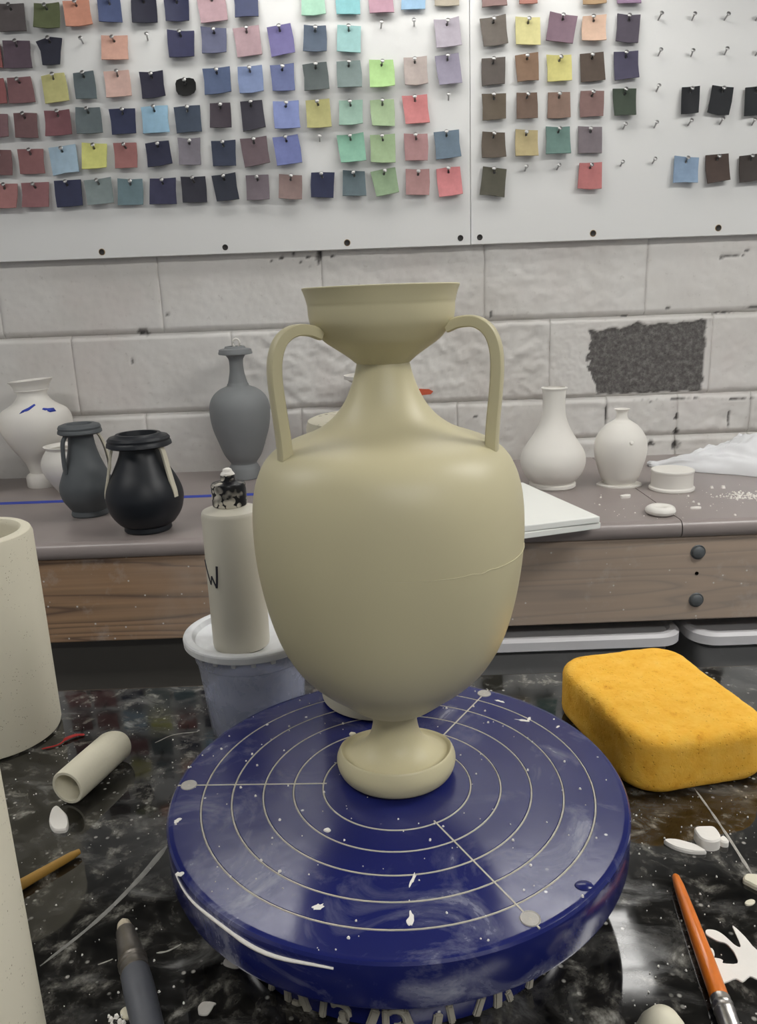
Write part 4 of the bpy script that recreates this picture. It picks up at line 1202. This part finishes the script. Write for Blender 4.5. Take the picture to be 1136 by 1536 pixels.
def brush(name, label, tip, end, z, parts, mats, group=None):
    """Built along +x from the tip; parts = lists of (distance, radius)."""
    tip, end = Vector(tip), Vector(end)
    d = end - tip
    t = thing(name, label, 'paintbrush', (tip.x, tip.y, z), math.atan2(d.y, d.x), group)
    for nm, pr, mt in parts:
        o = lathe(nm, [(r, x) for x, r in pr], mats[mt], t, 20); o.rotation_euler = (0, math.pi / 2, 0)
    return t
brush('paintbrush', 'grey-handled paintbrush with tarnished ferrule and pale bristle tip', (-.1742, .4275), (-.1325, .340), .0088,
      [('bristles', [(0, 0), (.001, .0012), (.005, .0040), (.011, .0052), (.014, .0054)], 'bristle'),
       ('ferrule', [(.011, .0054), (.012, .0058), (.030, .0074), (.0370, .0080), (.0380, .0088), (.0390, .0080), (.0405, .0080), (.0415, .0088), (.0425, .0081), (.0465, .0082), (.0475, .0086), (.0485, .0080)], 'ferrule_dark'),
       ('handle', [(.0470, .0), (.0470, .0080), (.049, .0084), (.060, .0088), (.12, .0080), (.19, .0050), (.20, .0040), (.2015, 0)], 'grey_paint')], M)
o = plate('clay_flake', [(-.1500, .3885), (-.1482, .3912), (-.1454, .3880), (-.1448, .3812), (-.1458, .3790), (-.1480, .3840)], 0, .0014, M['cream_chip']); tag(o, 'cream clay flake tucked against the grey paintbrush handle', 'clay chip')
o = plate('clay_flake', [(-.1575, .3658), (-.1550, .3682), (-.1500, .3655), (-.1492, .3627), (-.1520, .3601), (-.1560, .3620)], 0, .0020, M['cream_chip']); tag(o, 'wide cream clay flake left of the grey paintbrush handle', 'clay chip')
R = random.Random(21)
sp = [(-.1633, .3628, .0012), (-.1612, .3604, .0019), (-.1587, .3621, .0019), (-.1558, .3589, .0020), (-.1554, .3625, .0015), (-.1535, .3580, .0018), (-.1628, .3788, .0009), (-.1477, .4014, .0010), (-.1388, .3782, .0010), (-.160, .3575, .0014)]
for _ in range(260): sp.append((R.uniform(-.33, -.12), R.uniform(.34, .76), R.choice((.0003, .0004, .0005, .0005, .0009))))
for _ in range(240): sp.append((R.uniform(.13, .33), R.uniform(.34, .56), R.choice((.0003, .0004, .0005, .0006, .0009))))
sp = [s for s in sp if math.hypot(s[0] - WC[0], s[1] - WC[1]) > .155]
crumbs('clay_crumbs', 'white clay crumbs scattered over the black table top', sp, M['slip_white'], 0.0004)

# lidded plastic tub and the squeeze bottle standing on it
TX, TY = -.1215, .6790
TH2 = .100
tub = thing('plastic_tub', 'clear plastic tub with a milky rimmed lid under the white bottle', 'tub', (TX, TY, 0))
lathe('body', [(0, .0008), (.040, .0008), (.0425, .003), (.0435, .007), (.0475, .050), (.0505, TH2 - .024), (.0520, TH2 - .0225), (.0530, TH2 - .012), (.0540, TH2 - .010),
               (.0530, TH2 - .010), (.0520, TH2 - .012), (.0510, TH2 - .021), (.0495, TH2 - .024), (.0465, .050), (.0425, .008), (.040, .0025), (0, .0025)], M['tub'], tub, 64)
lathe('contents', [(0, .004), (.040, .004), (.0425, .012), (.0450, .042), (.0400, .044), (0, .046)], M['tub_contents'], tub, 48)  # lower part of the tub, coloured lavender-blue
lathe('lid', [(0, TH2 - .006), (.046, TH2 - .006), (.0505, TH2 - .005), (.0530, TH2 - .0006), (.0545, TH2), (.0590, TH2), (.0606, TH2 - .0008), (.0612, TH2 - .0022), (.0608, TH2 - .0075), (.0600, TH2 - .0082), (.0580, TH2 - .0082), (.0565, TH2 - .0075), (.0560, TH2 - .006), (.0505, TH2 - .0065), (.047, TH2 - .0085), (0, TH2 - .0085)], M['tub_lid'], tub, 72, angle=22)
for k in range(10):
    a = math.radians(-170 + k * 18)
    o = box('lid_tab', (-.0022, -.0010, -.0055), (.0022, .0014, 0), M['tub_lid'], tub, .0008)
    o.location = (.0552 * math.cos(a), .0552 * math.sin(a), TH2 - .0078); o.rotation_euler = (0, 0, a + math.pi / 2)

bt = thing('squeeze_bottle', 'white plastic squeeze bottle with clay-spattered black cap, standing on the tub lid', 'bottle', (-.1265, .6575, TH2 - .0058))
BR = .0250
lathe('body', [(0, 0), (.0225, 0), (.0245, .0015), (BR, .005), (BR, .1215), (.0247, .1235), (.0238, .1250), (.0165, .1275), (.0135, .1290), (.0130, .1325), (0, .1325)], M['bottle'], bt, 64)
cap = lathe('cap', [(.0125, .1290), (.0143, .1292), (.0147, .1305), (.0147, .1470), (.0138, .1485), (.0065, .1502), (.0062, .1510), (.0060, .1555), (0, .1555)], M['cap'], bt, 40)
lathe('nozzle', [(.0058, .1550), (.0060, .1560), (.0052, .1572), (.0040, .1580), (.0036, .1602), (.0022, .1610), (0, .1610)], M['slip_white'], cap, 20,
      warp=lambda v: v + Vector((noise.noise(v * 300) * .0008, noise.noise(v * 310) * .0008, 0)))
# the letter W inked on its side
def ink(pts, w):
    v = []
    for a, z in pts:
        a = math.radians(a); v.append(((BR + .0001) * math.cos(a), (BR + .0001) * math.sin(a), z))
    tube('ink_stroke', cr(v, 4), w, M['black_ink'], bt, 6)
ink([(-163, .083), (-156, .079), (-147, .072), (-138, .0635)], .0007)
ink([(-138, .0635), (-136, .067), (-134, .0715)], .0006)
ink([(-134, .0715), (-128, .067), (-122, .0620)], .0008)
ink([(-122, .0620), (-119.5, .068), (-118, .075), (-117, .0815)], .0011)

# ------------------------------------------------------------------ sponge
def make_sponge():
    sx, sy, sz = .125, .162, .050
    bm = rbox_bm((sx, sy, sz), .03, .0026)
    rc, re = .030, .010
    for v in bm.verts:
        x, y, z = v.co
        # round the plan corners
        ix, iy = sx / 2 - rc, sy / 2 - rc
        dx, dy = abs(x) - ix, abs(y) - iy
        if dx > 0 and dy > 0:
            m = max(dx, dy); l = math.hypot(dx, dy)
            if l > 0:
                k = m / l; x = math.copysign(ix + dx * k, x); y = math.copysign(iy + dy * k, y)
        # round the top and bottom edges: distance from the plan edge
        dx, dy = abs(x) - ix, abs(y) - iy
        de = rc - (math.hypot(max(dx, 0), max(dy, 0)) if dx > 0 and dy > 0 else max(dx, dy, -1))
        dz = min(z, sz - z)
        a, b = re - de, re - dz
        if a > 0 and b > 0:
            m = max(a, b); l = math.hypot(a, b); k = m / l if l else 1
            na, nb = a * k, b * k
            shrink = (a - na)
            q = Vector((x, y)); ln = q.length
            x -= q.x / ln * shrink; y -= q.y / ln * shrink
            z += (b - nb) * (1 if z < sz / 2 else -1)
        p = Vector((x, y, z))
        z += .0022 * noise.noise(p * 16) * (z / sz) + .0012 * (z / sz) * noise.noise(p * 60)
        g = noise.noise(p * 330) * .00035
        pit = max(0, noise.noise(p * 190) - .42) * .004
        q = Vector((x, y, z - sz / 2)).normalized()
        v.co = Vector((x, y, max(0, z))) + q * (g - pit)
        if v.co.z < 0: v.co.z = 0
    return bm_obj('sponge', bm, M['sponge'], None, True, None)
o = make_sponge(); o.location = (.2390, .6325, 0); o.rotation_euler = (0, 0, math.radians(11))
tag(o, 'thick yellow sponge with rounded corners on the black table', 'sponge')

# ------------------------------------------------------------------ right side of the table
ob = brush('paintbrush', 'orange lacquered paintbrush handle beside the spilled white slip', (.1912, .4530), (.1780, .3380), .0052,
      [('handle', [(0, 0), (.0005, .0018), (.002, .0026), (.010, .0034), (.035, .0042), (.070, .0050), (.0995, .0052), (.1005, .0050)], 'orange_paint'),
       ('ferrule', [(.098, .0050), (.0985, .0056), (.102, .0056), (.1028, .0060), (.1036, .0056), (.106, .0057), (.1068, .0061), (.1076, .0057), (.128, .0054), (.129, .0050)], 'ferrule'),
       ('bristles', [(.127, .0050), (.135, .0056), (.150, .0040), (.160, .0)], 'bristle')], M)
o = plate('slip_spill', [(.184, .3703), (.1865, .3866), (.1923, .3873), (.1948, .3855), (.194, .3835), (.2023, .3828), (.2041, .3892), (.2035, .3955), (.2018, .3991), (.198, .4007), (.1937, .4053), (.1937, .4082), (.1956, .41), (.2003, .409), (.2034, .4056), (.2054, .4011), (.2074, .3967), (.2105, .3962),
                         (.2121, .4111), (.2136, .4106), (.2163, .4028), (.2187, .3927), (.226, .389), (.236, .384), (.230, .374), (.2183, .3744), (.2095, .3717), (.2057, .3738), (.1998, .3702), (.1967, .3726), (.191, .3706)], 0, .0008, M['slip_white'])
tag(o, 'spill of white slip with long fingers on the black table', 'spill')
o = plate('slip_splash', [(.189, .413), (.1904, .4099), (.1897, .404), (.1922, .4017), (.1881, .398), (.1864, .3984), (.186, .406)], 0, .0008, M['slip_white']); tag(o, 'narrow splash of white slip touching the orange brush handle', 'spill')
o = plate('slip_splash', [(.1878, .3966), (.1927, .3949), (.1914, .3891), (.1879, .3886), (.1869, .3928)], 0, .0008, M['slip_white']); tag(o, 'small squarish splash of white slip between the brush and the spill', 'spill')
o = plate('clay_petal', [(-.0125, .0060), (-.0105, .0085), (-.002, .0075), (.008, .0015), (.0122, -.0045), (.0118, -.0065), (.002, -.0055), (-.007, -.0010)], 0, .0030, M['slip_white'])
o.location = (.2105, .4850, 0); tag(o, 'long white leaf-shaped clay offcut right of the blue wheel', 'clay chip')
o = plate('clay_offcut', [(-.0085, .004), (-.0060, .0080), (.002, .0085), (.0072, .0070), (.0078, -.001), (.005, -.0072), (-.002, -.0090), (-.0075, -.0050)], 0, .0085, M['slip_white'])
o.location = (.2292, .4905, 0); tag(o, 'thick round white clay offcut beside the leaf-shaped one', 'clay chip')
shard('clay_shard', 'tiny white clay bit touching the thick round offcut', 'clay chip', (.2395, .4885), (.0065, .0075), M['slip_white'], 0, h=.005, seed=14, n=6)
shard('clay_shard', 'cream rounded clay chip at the end of the pale streak', 'clay chip', (.2450, .4480), (.017, .017), M['cream_chip'], 0, h=.0035, seed=15, n=9)
shard('clay_shard', 'small thin cream clay flake below the rounded cream chip', 'clay chip', (.2322, .4310), (.009, .005), M['cream_chip'], 0, h=.001, seed=16, rot=.5)
o = lathe('clay_lump', [(0, 0), (.010, 0), (.0125, .003), (.0120, .010), (.0085, .014), (0, .015)], M['bisque'], None, 20, (.2975, .5300, 0)); tag(o, 'pale clay lump on the table in front of the sponge', 'clay lump')
o = lathe('clay_cone', [(0, 0), (.0135, 0), (.0150, .003), (.0120, .012), (.0075, .019), (.003, .0215), (0, .022)], M['cream_chip'], None, 32, (.1400, .3330, 0)); tag(o, 'smooth cream clay cone between the blue wheel and orange brush', 'clay lump')
shard('clay_shard', 'dull grey-white clay dab on the table near the grey brush', 'clay chip', (-.1090, .3665), (.011, .010), M['clay_plug'], 0, h=.0008, seed=22, n=9)
shard('clay_shard', 'grey-white clay dab on the table beside the wheel base', 'clay chip', (-.0985, .3985), (.014, .012), M['clay_plug'], 0, h=.0008, seed=23, n=9)
